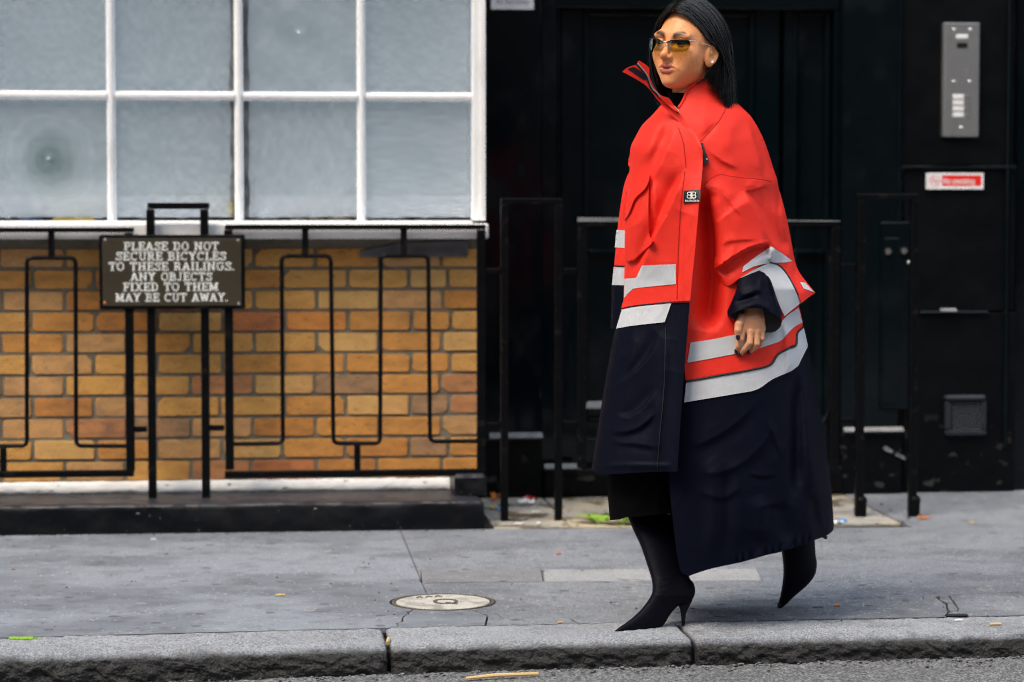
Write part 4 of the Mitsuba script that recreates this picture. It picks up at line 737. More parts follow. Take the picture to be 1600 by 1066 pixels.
long_folds = folds(([(1106, 292), (1109, 340), (1112, 395), (1112, 450), (1104, 520)], -.078, 14, 18, .15), ([(1243, 560), (1244, 640), (1243, 740), (1240, 800)], -.026, 12, 9, .3), ([(1256, 560), (1262, 650), (1270, 730), (1280, 800)], .018, 11, 16, .3),
    ([(1226, 486), (1230, 540), (1234, 600)], .012, 10, 6, .3),
    lip([(1064, 700), (1100, 692), (1150, 662), (1192, 618)], .006, 22, .007, 18, .35, 7), lip([(1075, 738), (1120, 740), (1160, 724), (1195, 690), (1215, 640)], .006, 22, .007, 22, .35, 8),
    lip([(1085, 765), (1130, 778), (1168, 752)], .004, 14, .005, 14, .35, 7), lip([(1200, 655), (1212, 690), (1222, 722)], .007, 9, .006, 9, .4), lip([(1165, 737), (1190, 745), (1218, 741)], .004, 8, .005, 8, .4), ([(1190, 770), (1192, 820), (1187, 850)], .012, 9, 22, .3), ([(1215, 780), (1230, 830), (1232, 850)], -.008, 12, 12, .3),
    ([(1110, 700), (1116, 800), (1112, 885)], .012, 20, 12, .3), ([(1150, 700), (1156, 790), (1152, 868)], .010, 14, 22, .3), ([(1133, 720), (1136, 800), (1134, 874)], -.010, 10, 10, .3), ([(1268, 770), (1275, 815), (1280, 832)], -.008, 7, 7, .3), lip([(1183, 792), (1205, 790), (1228, 784)], .003, 8, .004, 8, .4),
    ([(1122, 191), (1108, 206), (1095, 221)], -.006, 4, 4, .35), ([(1158, 172), (1140, 205), (1133, 250)], .009, 12, 26, .35), lip([(1108, 232), (1126, 250), (1158, 266)], .007, 12, .009, 12, .35, 5), ([(1118, 165), (1100, 185), (1085, 198)], .004, 14, 14, .35),
    lip([(1193, 280), (1187, 248), (1176, 215), (1166, 190)], .012, 20, .016, 13, .3, 5))
lw = wrinkle(1, .0028, .0008, a3=.0010)
def Flong(x, y):
    hemg = np.exp(-((y - (899 - np.interp(x, [1075, 1110, 1160, 1220, 1270, 1300], [0, 11, 22, 38, 56, 70]))) / 9) ** 2) * (x > 1150) * .006 * np.sin(x * .42 + 2 * np.sin(x * .13))
    return body_base(x, y) - .016 + (long_folds(x, y) + lw(x, y) + hemg) * np.clip(ell(body_t(x, y)) * 2.2, 0, 1)
def Blong(x, y): return AD(y) * ell(body_t(x, y), 2.2) * .95 + .016 + lw(x + 500, y) * ell(body_t(x, y))
yR = lambda *ys: [(float(XR(y)), y) for y in ys]
red_top = [(1058, 172, 1), (1066, 158), (1071, 147), (1080, 136), (1098, 122, 1), (1112, 116), (1128, 128), (1140, 143), *yR(152, 163, 182, 205, 228, 262, 290, 330, 420, 485, 515, 530), (1258, 535, 1), (1247, 538), (1230, 544), (1203, 569), (1172, 577), (1118, 586), (1071, 595, 1), (1066, 520), (1060, 420), (1056, 300), (1052, 220)]
coat = key('coat', who); scene[coat] = mikit.ply(solid(red_top, Flong, Blong), 'mat_coat_red', smooth=60)
hem = [(1303, 822), (1300, 831), (1288, 838.5), (1270, 845), (1245, 854), (1220, 862.5), (1195, 868), (1160, 878), (1110, 889), (1075, 900.5, 1)]
Fnavy = lambda x, y: Flong(x, y) - .002
Fhem = lambda x, y: Fflap(x, y) - .002
navy = [(1066, 592, 1), (1118, 584), (1172, 575), (1203, 567), (1230, 543), (1247, 536), (1259.5, 530, 1), *yR(540, 590, 650, 710, 760, 815), *hem, (1062, 888), (1052, 820), (1046, 740), (1058, 660)]
add('lower_panel', solid(navy, Fnavy, Blong), 'mat_coat_navy', coat, 'navy lower part of the coat with a gathered hem', smooth=60)
B1 = [(1079, 535.5, 1), (1118, 529.5), (1149, 523), (1190, 518), (1215, 512), (1219, 507, 1), (1229, 494), (1248, 481, 1), (1254, 504, 1), (1240, 512), (1222, 531, 1), (1212, 536), (1172, 548), (1118, 559), (1074, 567, 1)]
B2 = [(1072, 598, 1), (1118, 589), (1172, 580), (1203, 572), (1215, 556), (1230, 547), (1245, 541), (1247, 522), (1256, 512.5, 1), (1262.5, 541, 1), (1250, 566), (1247, 572, 1), (1236, 580), (1222, 586), (1205, 594), (1182, 609), (1147, 616), (1069, 629, 1)]
add('reflective_band', patch(B1, Flong), 'mat_silver_tape', coat, smooth=50); add('reflective_band', patch(B2, Flong), 'mat_silver_tape', coat, smooth=50)
add('piping', piping([(1072, 596.5), (1118, 588), (1172, 578.5), (1203, 570.5), (1215, 554.5), (1230, 545.5), (1244, 539.5), (1246, 521), (1255, 511)], Flong), 'mat_piping', coat, smooth=True)
# front flap (shorter, lies over the long panel)
flap_folds = folds(lip([(1073, 262), (1055, 303), (1034, 347), (1015, 384), (1004, 413), (996, 436)], .018, 28, .034, 17, .22, 4), ([(1038, 172), (1018, 215), (1003, 262)], .013, 12, 7, .3), lip([(1060, 194), (1037, 245), (1020, 285)], .010, 18, .010, 14, .3, 6), ([(1049, 185), (1026, 235), (1012, 262)], -.005, 6, 6, .3),
    ([(1017, 275), (1024, 320), (1026, 362)], .010, 6, 6, .3), ([(1074, 300), (1066, 380), (1062, 460)], -.004, 4, 10, .2), ([(1078, 320), (1072, 400), (1068, 466)], .005, 8, 5, .2),
    lip([(1030, 606), (1002, 640), (978, 652), (955, 645)], .006, 16, .009, 16, .3), lip([(940, 660), (965, 676), (1000, 668), (1030, 640)], .006, 14, .008, 14, .3), ([(990, 510), (986, 560), (978, 590)], .008, 12, 4, .35), lip([(1036, 512), (1012, 560), (976, 594), (950, 606)], .006, 16, .009, 14, .35), ([(1038, 510), (1040, 580), (1030, 660), (1024, 735)], .005, 6, 5, .2), lip([(945, 692), (985, 694), (1040, 702)], .004, 14, .005, 10, .35), ([(930, 728), (980, 727), (1056, 728)], .004, 4, 5, .15))
fw = wrinkle(2, .0026, .0009)
EDGE = rows((163, 1034), (187, 1058), (208, 1080), (226, 1092), (247, 1098), (280, 1096), (320, 1092), (380, 1087), (430, 1082), (473, 1078), (570, 1070), (650, 1064), (737, 1058.5))
def Fflap(x, y): return body_base(x, y) + .010 + .012 * np.clip((y - 420) / 300, 0, 1) + .026 * np.exp(-np.maximum(EDGE(y) - x, 0) / 16) * np.clip((y - 250) / 60, 0, 1) + (flap_folds(x, y) + fw(x, y)) * np.clip(ell(body_t(x, y)) * 2.0, .0, 1)
def Bflap(x, y): return -(Fflap(x, y) - .010) * (1 - np.exp(-np.maximum(x - XL(y), 0) / 8))
yL = lambda *ys: [(float(XL(y)), y) for y in ys]
edge = [(1034, 163, 1), (1058, 187), (1080, 208), (1092, 226), (1098, 247), (1096, 280), (1092, 320), (1087, 380), (1082, 430)]
flap_red = [*edge, (1078, 473, 1), (1048, 474), (994, 480), (970, 485, 1), *yL(465, 436, 400, 345, 300, 262, 232, 212, 195, 180)]
fl = key('front_panel', coat); scene[fl] = mikit.ply(solid(flap_red, Fflap, Bflap), 'mat_coat_red', smooth=60); tag(fl, 'red overlapping front of the coat with a chest pocket')
flap_navy = [(1078, 470.5, 1), (1070, 570), (1064, 650), (1058.5, 737, 1), (1010, 738), (955, 741), (932, 739), (924.5, 733, 1), *yL(700, 650, 600, 545, 513, 490), (970.5, 481.5, 1), (994, 477), (1048, 471)]
add('front_panel_hem', solid(flap_navy, Fhem, Bflap), 'mat_coat_navy', coat, 'short navy lower part of the front panel', smooth=60)
add('reflective_band', patch([(975.5, 436, 1), (994, 434, 1), (1003, 415, 1), (1056, 413, 1), (1056, 444, 1), (997, 450), (986, 454), (975, 466, 1)], Fflap), 'mat_silver_tape', coat, smooth=50)
add('reflective_band', patch([(971.5, 484, 1), (995, 479.5), (1049, 474, 1), (1038.5, 503.5, 1), (989, 509), (962.5, 513.5, 1)], Fflap), 'mat_silver_tape', coat, smooth=50)
add('piping', piping([(971, 482), (995, 477.5), (1049, 472), (1077, 471)], Fflap, .0018), 'mat_piping', coat, smooth=True)
for pts in ([(1058, 330), (1061, 300), (1068, 270), (1067, 297)], [(1066, 250), (1062, 320), (1059, 390), (1057, 450)], [(1041, 515), (1040, 600), (1032, 680), (1027, 732)]): pass
add('stitched_seam', [piping([(1070, 262), (1064, 320), (1060, 390), (1058, 468)], Fflap, .0012, .0004), piping([(1040, 512), (1038, 600), (1031, 680), (1027, 732)], Fflap, .0012, .0004)], 'mat_coat_red', coat, smooth=True, kind='stuff') if False else None
pk = [(980, 335, 1), (975.5, 404, 1), (986, 407), (1021, 376.5, 1), (1014.5, 366), (1013, 330), (1014.5, 277, 1), (996, 300)]
add('pocket', patch(pk, Fflap, .012, 2.2, .001, lambda x, y: .010 * np.clip((y - 290) / 60, 0, 1)), 'mat_coat_red', coat, smooth=40)
add('pocket_base', patch([(976, 403, 1), (1002, 381), (1017, 373.5, 1), (1022, 377.5, 1), (989, 407.5, 1)], Fflap, .020, 2.2), 'mat_coat_red', coat, smooth=40)
add('pocket_flap', patch([(981.5, 290.5, 1), (1015, 272.5, 1), (1014, 282), (1007, 296), (992, 311), (983, 333), (976, 344, 1), (974.5, 336), (973, 315)], Fflap, .024, 2.2, .001, lambda x, y: .010 * np.clip((y - 285) / 40, 0, 1)), 'mat_coat_red', coat, smooth=40)
lg = [(1068.5, 298, 1), (1094.5, 296.5, 1), (1094, 315.5, 1), (1068.3, 317.5, 1)]
add('logo_patch', patch(lg, Fflap, .004, 2.2), 'mat_piping', coat, smooth=40)
def on_cloth(mesh, px, py, F, off, s=1 / MPP):    # flat lettering laid on the cloth
    v = np.array(mesh.vertices); x, y = px + v[:, 0] * s, py - v[:, 1] * s
    return trimesh.Trimesh(PP(x, y, DP - float(F(np.array([px + 8]), np.array([py - 5]))[0]) - off - v[:, 2] - (F(x, y) - float(F(np.array([px + 8]), np.array([py - 5]))[0]))), mesh.faces, process=False)
b1 = meshkit.text_mesh('B', 10.5 * MPP, .0008); b2 = b1.copy(); b1.apply_scale([-1, 1, 1]); b1.invert(); b1.apply_translation([-b1.bounds[0][0], 0, 0]); b2.apply_translation([-b2.bounds[0][0], 0, 0])
add('logo', on_cloth(b1, 1073, 310.3, Fflap, .0078), 'mat_letter_white', coat, smooth=False); add('logo', on_cloth(b2, 1073 + b1.extents[0] / MPP + .2, 310.2, Fflap, .0078), 'mat_letter_white', coat, smooth=False)
bt = meshkit.text_mesh('BALENCIAGA', 2.9 * MPP, .0006, True); bt.apply_scale([22.5 * MPP / bt.extents[0], 1, 1]); add('logo_lettering', on_cloth(bt, 1070, 315.3, Fflap, .0078), 'mat_letter_white', coat, smooth=False)
add('snap_tab', patch([(1093, 224, 1), (1098, 223, 1), (1102, 237), (1107, 248, 1), (1107, 255, 1), (1097, 258, 1), (1095, 240)], Flong, .012), 'mat_piping', coat, smooth=40)
s = trimesh.creation.icosphere(1, .0025); s.apply_translation(PP(1104.5, 249, DP - .165)); add('snap', s, 'mat_steel_bright', coat)
# far sleeve, seen as a sliver at the left
FS = [(992, 222), (983, 245), (981.5, 258), (985, 264), (978, 280), (973, 300), (967, 340), (962, 388), (957.5, 440), (955.5, 470), (955, 512, 1), (975, 516), (992, 512, 1), (1010, 400), (1020, 300), (1014, 240)]
fsx = rows((220, 992), (262, 982), (300, 973), (340, 967), (388, 962), (440, 957.5), (512, 955))
def Ffs(x, y): return .060 * ell((x - fsx(y) - 26) / 26, 2.2) - .035 + fw(x + 90, y) * .6
fsl = key('far_sleeve', coat); scene[fsl] = mikit.ply(solid(FS, Ffs, lambda x, y: .060 * ell((x - fsx(y) - 26) / 26, 2.2) + .035), 'mat_coat_red', smooth=60)
add('reflective_band', patch([(963, 359.5, 1), (985, 360, 1), (985, 388.5, 1), (960.5, 386.5, 1)], Ffs), 'mat_silver_tape', coat, smooth=50); add('reflective_band', patch([(958.8, 417.5, 1), (985, 417.5, 1), (985, 446.5, 1), (956, 445.5, 1)], Ffs), 'mat_silver_tape', coat, smooth=50)
add('piping', piping([(960, 415.5), (970, 416), (984, 416)], Ffs, .0022), 'mat_piping', coat, smooth=True)
add('far_cuff', patch([(956, 445.5, 1), (988, 446, 1), (990, 514, 1), (970, 516), (954, 513, 1)], Ffs, .003, 2.4, .02), 'mat_coat_navy', coat, smooth=50)
# near sleeve
SF = rows((262, 1112), (290, 1101), (310, 1107.5), (340, 1113.5), (370, 1117), (395, 1118), (415, 1115.5), (440, 1126), (480, 1140))
SR = rows((262, 1210), (297, 1218), (340, 1229), (378, 1236.5), (400, 1240.5), (420, 1245), (437, 1257), (457, 1274), (480, 1276))
sl_folds = folds(lip([(1227, 404), (1203, 372), (1185, 338), (1171, 312), (1158, 297)], .022, 38, .026, 22, .18, 4), lip([(1199, 287), (1180, 297), (1160, 298)][::-1], .010, 10, .012, 9, .35, 4), ([(1112, 290), (1130, 297), (1150, 312)], .004, 8, 8, .35), lip([(1128, 300), (1142, 318), (1162, 342)], .003, 10, .004, 10, .35),
    lip([(1116, 420), (1128, 414), (1148, 400), (1172, 387), (1203, 379)], .016, 20, .034, 16, .12, 4), lip([(1120, 384), (1150, 376), (1190, 374)], .003, 16, .004, 12, .35), lip([(1216, 312), (1226, 360), (1235, 398)], .005, 6, .006, 7, .3), lip([(1203, 296), (1214, 345), (1224, 388)], .004, 7, .005, 6, .3), ([(1232, 408), (1246, 425), (1262, 446)], .008, 6, 8, .3), ([(1236, 420), (1244, 440), (1252, 462)], -.005, 6, 6, .3), ([(1205, 386), (1206, 398), (1204, 411)], .008, 5, 5, .3))
sw_ = wrinkle(3, .002, .0008)
def Fsl(x, y):
    a, b = SF(y), SR(y); t = 2 * (x - a) / (b - a) - 1; e = ell(t, 2.2); own = .128 - .062 * (t + 1) + .075 * e; seam = np.interp(x, [1100, 1110, 1125, 1140, 1165, 1190, 1212], [288, 280, 273, 275, 278, 280, 292])
    k = np.clip((y - seam) / 46, 0, 1); k = k * k * (3 - 2 * k)
    return (Flong(x, y) + .005) * (1 - k) + own * k + (sl_folds(x, y) + sw_(x, y)) * np.clip(e * 2, 0, 1) * np.clip((y - seam) / 12, 0, 1)
def Bsl(x, y): a, b = SF(y), SR(y); t = 2 * (x - a) / (b - a) - 1; return -.118 + .062 * (t + 1) + .085 * ell(t, 2.2) * np.clip((y - 285) / 60, 0, 1) + .02 * np.clip(1 - (y - 285) / 60, 0, 1)
sleeve_red = [(1100.5, 289, 1), (1110, 279.5), (1125, 272.5), (1140, 275), (1165, 278), (1190, 280), (1213, 287, 1), (1218.5, 300), (1229, 340), (1236.5, 378), (1240.5, 400), (1246, 420), (1257, 437), (1274, 457.5, 1), (1262, 466), (1252, 474, 1), (1243, 452), (1230, 428), (1217, 414), (1204, 410), (1188, 415), (1154, 436, 1), (1140, 446), (1130, 443), (1121, 430), (1115.5, 415), (1118, 395), (1117, 370), (1113.5, 340), (1107.5, 310)]
sl = key('sleeve', coat); scene[sl] = mikit.ply(solid(sleeve_red, Fsl, Bsl, 2.0), 'mat_coat_red', smooth=60); tag(sl, 'wide red near sleeve with silver bands')
SB1 = [(1161, 417, 1), (1180, 402), (1205, 385, 1), (1222, 396), (1238, 408, 1), (1228, 410), (1203, 411.5), (1180, 416), (1160, 425.5, 1)]
add('reflective_band', patch(SB1, Fsl, .003), 'mat_silver_tape', coat, smooth=50)
def Fbell(x, y): return Fsl(np.maximum(x, 1160), np.minimum(y, 452)) + .004 + .0006 * np.maximum(y - 452, 0) * 0
SB2 = [(1154, 436.5, 1), (1172, 425), (1190, 416), (1204, 411.8), (1217, 415.5), (1229.5, 429.5), (1242, 452), (1251.5, 473.5, 1), (1238, 484), (1226, 494, 1), (1220, 482), (1212, 461), (1206, 443), (1198, 431), (1188, 425)]
add('reflective_band', solid(SB2, lambda x, y: Fbell(x, y) + .002, lambda x, y: -(Fbell(x, y) - .012)), 'mat_silver_tape', coat, 'broad silver band round the sleeve opening', smooth=50)
add('reflective_band', patch([(1250, 441, 1), (1258, 441.5, 1), (1265, 449.5), (1273, 457, 1), (1256, 451, 1)], Fsl, .003), 'mat_silver_tape', coat, smooth=50)
q = crom([(1204, 410.5), (1217, 414.5), (1229.5, 428.5), (1242.5, 451.5), (1252, 473)], 3); add('piping', tube(PP(q[:, 0], q[:, 1], DP - Fbell(q[:, 0], q[:, 1]) - .003), .0022, 6), 'mat_piping', coat, smooth=True)
cuff_folds = folds(([(1150, 460), (1170, 458), (1188, 448)], .006, 6, 4, .3), ([(1145, 473), (1165, 468), (1188, 458)], -.007, 3, 5, .3), ([(1190, 430), (1188, 450), (1184, 462)], .006, 4, 4, .3), ([(1196, 440), (1202, 455), (1210, 470)], -.008, 5, 4, .3), ([(1200, 470), (1208, 490), (1210, 505)], .007, 5, 5, .3), ([(1160, 480), (1185, 476), (1205, 486)], .006, 6, 4, .3))
CFX = lambda x, y: (x - (1172 + (y - 430) * .09)) / (24 + (y - 430) * .24)
def Fcuff(x, y): return .145 + .050 * ell(CFX(x, y) * .98, 2.1) + .0006 * (y - 430) + cuff_folds(x, y) + fw(x + 300, y) * .5
def Bcuff(x, y): return -.145 + .035 * ell(CFX(x, y) * .98, 2.1)
cuff = [(1154, 436, 1), (1170, 429), (1187, 422.5, 1), (1193, 428), (1202, 434), (1208, 449), (1215, 470), (1220.5, 488), (1221.5, 503, 1), (1213, 493), (1198, 485), (1178, 481.5), (1160, 483.5), (1147, 489), (1138, 496, 1), (1136.5, 487), (1143, 472), (1151, 452)]
cf = key('cuff', coat); scene[cf] = mikit.ply(solid(cuff, Fcuff, Bcuff, 2.2), 'mat_coat_navy', smooth=60); tag(cf, 'navy inner cuff of the near sleeve')
cuff_in = [(1138, 493, 1), (1147, 488), (1160, 482), (1178, 480), (1198, 483), (1213, 491), (1222, 502, 1), (1219, 511), (1210, 518.5), (1196, 519.5), (1175, 512), (1155, 503)]
add('cuff_lining', solid(cuff_in, lambda x, y: .168 + 0 * x, lambda x, y: -.12 + 0 * x, 2.2), 'mat_piping', coat, smooth=40)
# collar: the standing left wing, the zip and the right-hand collar edge
def Fwing(x, y): return np.interp(y, [92, 130, 165, 200, 230], [.165, .145, .13, .147, .172]) + .012 * np.sin((x - 972) * .05) + fw(x + 40, y) * .4 - .004
wing = [(972, 112.3, 1), (981, 105.5), (996, 100.5, 1), (1004, 109), (1011, 119), (1017, 132), (1024, 144), (1036, 157), (1052, 169), (1062, 177), (1075, 194), (1088, 211), (1097, 232), (1098, 250, 1), (1092, 228), (1080, 210), (1062, 192.5), (1044, 175), (1033.6, 164), (1023, 150.5), (1011, 135.5), (997.5, 126), (982.5, 117.5)]
co = key('collar', coat); scene[co] = mikit.ply(solid(wing, Fwing, lambda x, y: -(Fwing(x, y) - .007), 2.0), 'mat_coat_red', smooth=50); tag(co, 'red stand-up collar open in a wide wing')
inner = [(995.5, 97, 1), (999, 94.8, 1), (1009.5, 101.5), (1014.5, 107), (1015, 119), (1024, 139.5), (1033, 149), (1045, 153.5), (1050, 160, 1), (1062, 177, 1), (1048, 168), (1032, 154), (1022, 142), (1015, 128), (1008, 114), (1000, 105)]
def Fin(x, y): return Fwing(x, y) - .004 + .0004 * (x - 1010)
add('collar', solid(inner, Fin, lambda x, y: -(Fin(x, y) - .006), 2.0), 'mat_coat_red', coat, smooth=50)
pt = lambda *a: [(960 + u / 6.66, 80 + v / 6.66, 1) for u, v in a]
add('fastening_strip', patch(pt((135, 187), (195, 163), (270, 205), (340, 262), (366, 300), (300, 298), (230, 250)), Fwing, .002, 2, .0), 'mat_velcro', coat, smooth=40)
zp = [(960 + u / 6.66, 80 + v / 6.66) for u, v in ((240, 128), (300, 195), (345, 258), (372, 335), (400, 395), (440, 432), (490, 488), (570, 532), (640, 590), (676, 636))]
q = crom(zp, 2.5); add('zip', tube(PP(q[:, 0], q[:, 1], DP - Fwing(q[:, 0], q[:, 1]) - .003), .0019, 6), 'mat_steel', coat, smooth=True)
q2 = q + [-1.6, .8]; add('zip_tape', tube(PP(q2[:, 0], q2[:, 1], DP - Fwing(q2[:, 0], q2[:, 1]) - .001), .0026, 6), 'mat_velcro', coat, smooth=True)
rim = crom([(1098, 122.5), (1086, 131), (1076, 139), (1071.5, 147), (1067, 158), (1060, 169)], 2.5); add('collar_edge', tube(PP(rim[:, 0], rim[:, 1], DP - Flong(rim[:, 0], rim[:, 1]) - .001), .0042, 8), 'mat_coat_red', coat, smooth=True)
lp = crom([(1088, 131), (1093, 127), (1099, 126)], 2); add('hood_loop', tube(PP(lp[:, 0], lp[:, 1], DP - Flong(lp[:, 0], lp[:, 1]) - .007), .0018, 6), 'mat_piping', coat, smooth=True)
cdr = crom([(1283, 833), (1287, 838), (1292, 841)], 2); add('hem_toggle', tube(PP(cdr[:, 0], cdr[:, 1], DP - .03), .005, 8), 'mat_piping', coat, smooth=True)
# seams of the yoke and sleeve
mat('mat_thread', (.42, .012, .009), .8, .2)  # darker red stitching, its tone standing in for the shade in the seam groove
def seam(pts, F, m='mat_thread', off=.0002, r=.0016): add('seam', piping(pts, F, r, off), m, coat, smooth=True)
seam([(1137, 163), (1130, 178), (1122, 191), (1108, 207), (1095, 221)], Flong); seam([(1100.5, 289), (1110, 280), (1125, 273), (1140, 275.5), (1165, 278.5), (1190, 280.5), (1205, 284)], Flong, off=.004); seam([(981.5, 291), (1000, 282), (1015, 273.5)], Fflap, off=.002)
seam([(1070, 268), (1064, 320), (1060, 390), (1058, 468)], Fflap, off=.0); seam([(1040, 512), (1038, 600), (1031, 680), (1027, 732)], Fflap, 'mat_piping', .0, .0013); seam([(1060, 200), (1068, 225), (1072, 262)], Fflap, off=-.0004)
# skirt, boots
SKL = rows((700, 946), (745, 948.5), (813, 953)); 
skirt = [(946, 700, 1), (948.5, 745), (950, 780), (953, 813, 1), (966, 812), (980, 808.5), (1010, 806), (1060, 800, 1), (1075, 700, 1)]
def Fsk(x, y): return .115 * ell((x - 1020) / (1020 - SKL(y)), 2.3) * np.where(x < 1020, 1, 1) + fw(x, y + 300)
add('skirt', solid(skirt, Fsk, lambda x, y: .10 * ell((x - 1020) / (1020 - SKL(y)), 2.3)), 'mat_black_knit', who, 'straight black skirt under the coat', smooth=60)
bf = key('boot', who); dF = lambda x, y: np.interp(x, [958, 1070], [6.525, 6.645]) + np.clip((930 - y) / 130, 0, 1) * .155
front = [(972, 760), (977, 795), (988, 825), (1001, 853), (1012, 885), (1018, 905), (1019.5, 918), (1017, 931), (1003, 951), (985, 968), (968, 980), (959.5, 987.5), (963, 990.5), (985, 990), (1010, 987.5), (1027, 985.5), (1037, 976.5), (1049, 958), (1060, 947), (1071, 945.5), (1080, 940), (1086, 926), (1084, 912), (1077, 902), (1072, 880), (1075, 840), (1080, 790), (1075, 755)]
bm = folds(([(1018, 912), (1035, 914), (1055, 908)], .004, 3, 3, .3), ([(1018, 920), (1035, 923), (1052, 919)], .004, 3, 3, .3), ([(1022, 904), (1040, 904), (1058, 898)], .003, 3, 3, .3))
scene[bf] = mikit.ply(inflate(front, .80, 2.4, dF, bm), 'mat_boot', smooth=True); tag(bf, 'planted black pointed boot on a thin heel')
hl = [(1060, 945.5, 1), (1063.5, 957), (1065, 975.5, 1), (1070.3, 975.5, 1), (1072.3, 958), (1082, 938, 1), (1072, 941)]
add('heel', inflate(hl, .9, 1.6, dF), 'mat_heel', bf, smooth=40); add('heel', tube(PP(np.array([1067.7, 1067.7]), np.array([974.5, 978.0]), 6.642), .0042, 10), 'mat_sole', bf)
so = crom([(960.5, 988.5), (972, 991.3), (995, 990), (1020, 987.5), (1031, 983.5)], 3); add('sole', tube(PP(so[:, 0], so[:, 1], dF(so[:, 0], so[:, 1]) - .012), np.interp(so[:, 0], [960, 972, 1031], [.0015, .003, .0025]), 6), 'mat_sole', bf, smooth=True)
bb = key('boot', who); back = [(1214, 800), (1219, 845), (1223.5, 880), (1223.5, 903), (1219.5, 930), (1215, 947), (1217.5, 951), (1225, 947.5), (1241, 932.5), (1262, 914), (1273, 899), (1276.5, 883), (1274.5, 867), (1273, 840), (1272, 800)]
scene[bb] = mikit.ply(inflate(back, .85, 2.4, 6.93), 'mat_boot', smooth=True); tag(bb, 'lifted black boot trailing behind on its toe')
hp = crom([(1266, 893), (1262, 897), (1259, 901)], 2); add('heel', tube(np.array([PP(1266, 893, 6.95), PP(1263, 894, 7.0), PP(1261, 897, 7.06)]), [.016, .007, .004], 10), 'mat_heel', bb, smooth=50)
tp = trimesh.creation.icosphere(2, .009); tp.apply_scale([.5, .9, 1]); tp.apply_translation(PP(1217, 946, 6.925)); add('toe_cap', tp, 'mat_sole', bb, smooth=True)
# ------------------------------------------------------------------ head, hand and the body under the clothes
HYAW, HROLL, HPITCH = math.radians(38), math.radians(4.5), math.radians(3)
hy = -HF * math.cos(HYAW) - RT * math.sin(HYAW); hx = RT * math.cos(HYAW) - HF * math.sin(HYAW); hz = np.array([0, 0, 1.0])
hy, hz = hy * math.cos(HPITCH) + hz * math.sin(HPITCH), hz * math.cos(HPITCH) - hy * math.sin(HPITCH)
va, vb = hx.copy(), hz.copy()
hx, hz = va * math.cos(HROLL) - vb * math.sin(HROLL), vb * math.cos(HROLL) + va * math.sin(HROLL)
HS = 1.03
HO = PP(1074.5, 70.5, DP - .02)
HM = np.stack([hx, hy, hz]) * HS                 # rows: her left, forwards, up
h2w = lambda q: HO + np.asarray(q, float) @ HM
w2h = lambda p: ((p - HO) @ HM.T) / HS ** 2
def both(f): return lambda q: np.minimum(f(q), f(q * [-1, 1, 1]))
LIPU = [((-.0305, .0790, -.0702), (-.009, .0885, -.0635)), ((-.009, .0885, -.0635), (0, .0890, -.0650)), ((0, .0890, -.0650), (.009, .0885, -.0635)), ((.009, .0885, -.0635), (.0305, .0790, -.0702))]
LIPL = [((-.0252, .0798, -.0740), (-.008, .0875, -.0790)), ((-.008, .0875, -.0790), (.008, .0875, -.0790)), ((.008, .0875, -.0790), (.0252, .0798, -.0740))]
def lips_d(q):
    u = np.min([sd_cone(q, a, b, .0028 if abs(a[0]) > .02 else .0052, .0028 if abs(b[0]) > .02 else .0052) for a, b in LIPU], axis=0)
    l = np.min([sd_cone(q, a, b, .0032 if abs(a[0]) > .018 else .0066, .0032 if abs(b[0]) > .018 else .0066) for a, b in LIPL], axis=0)
    return u, l
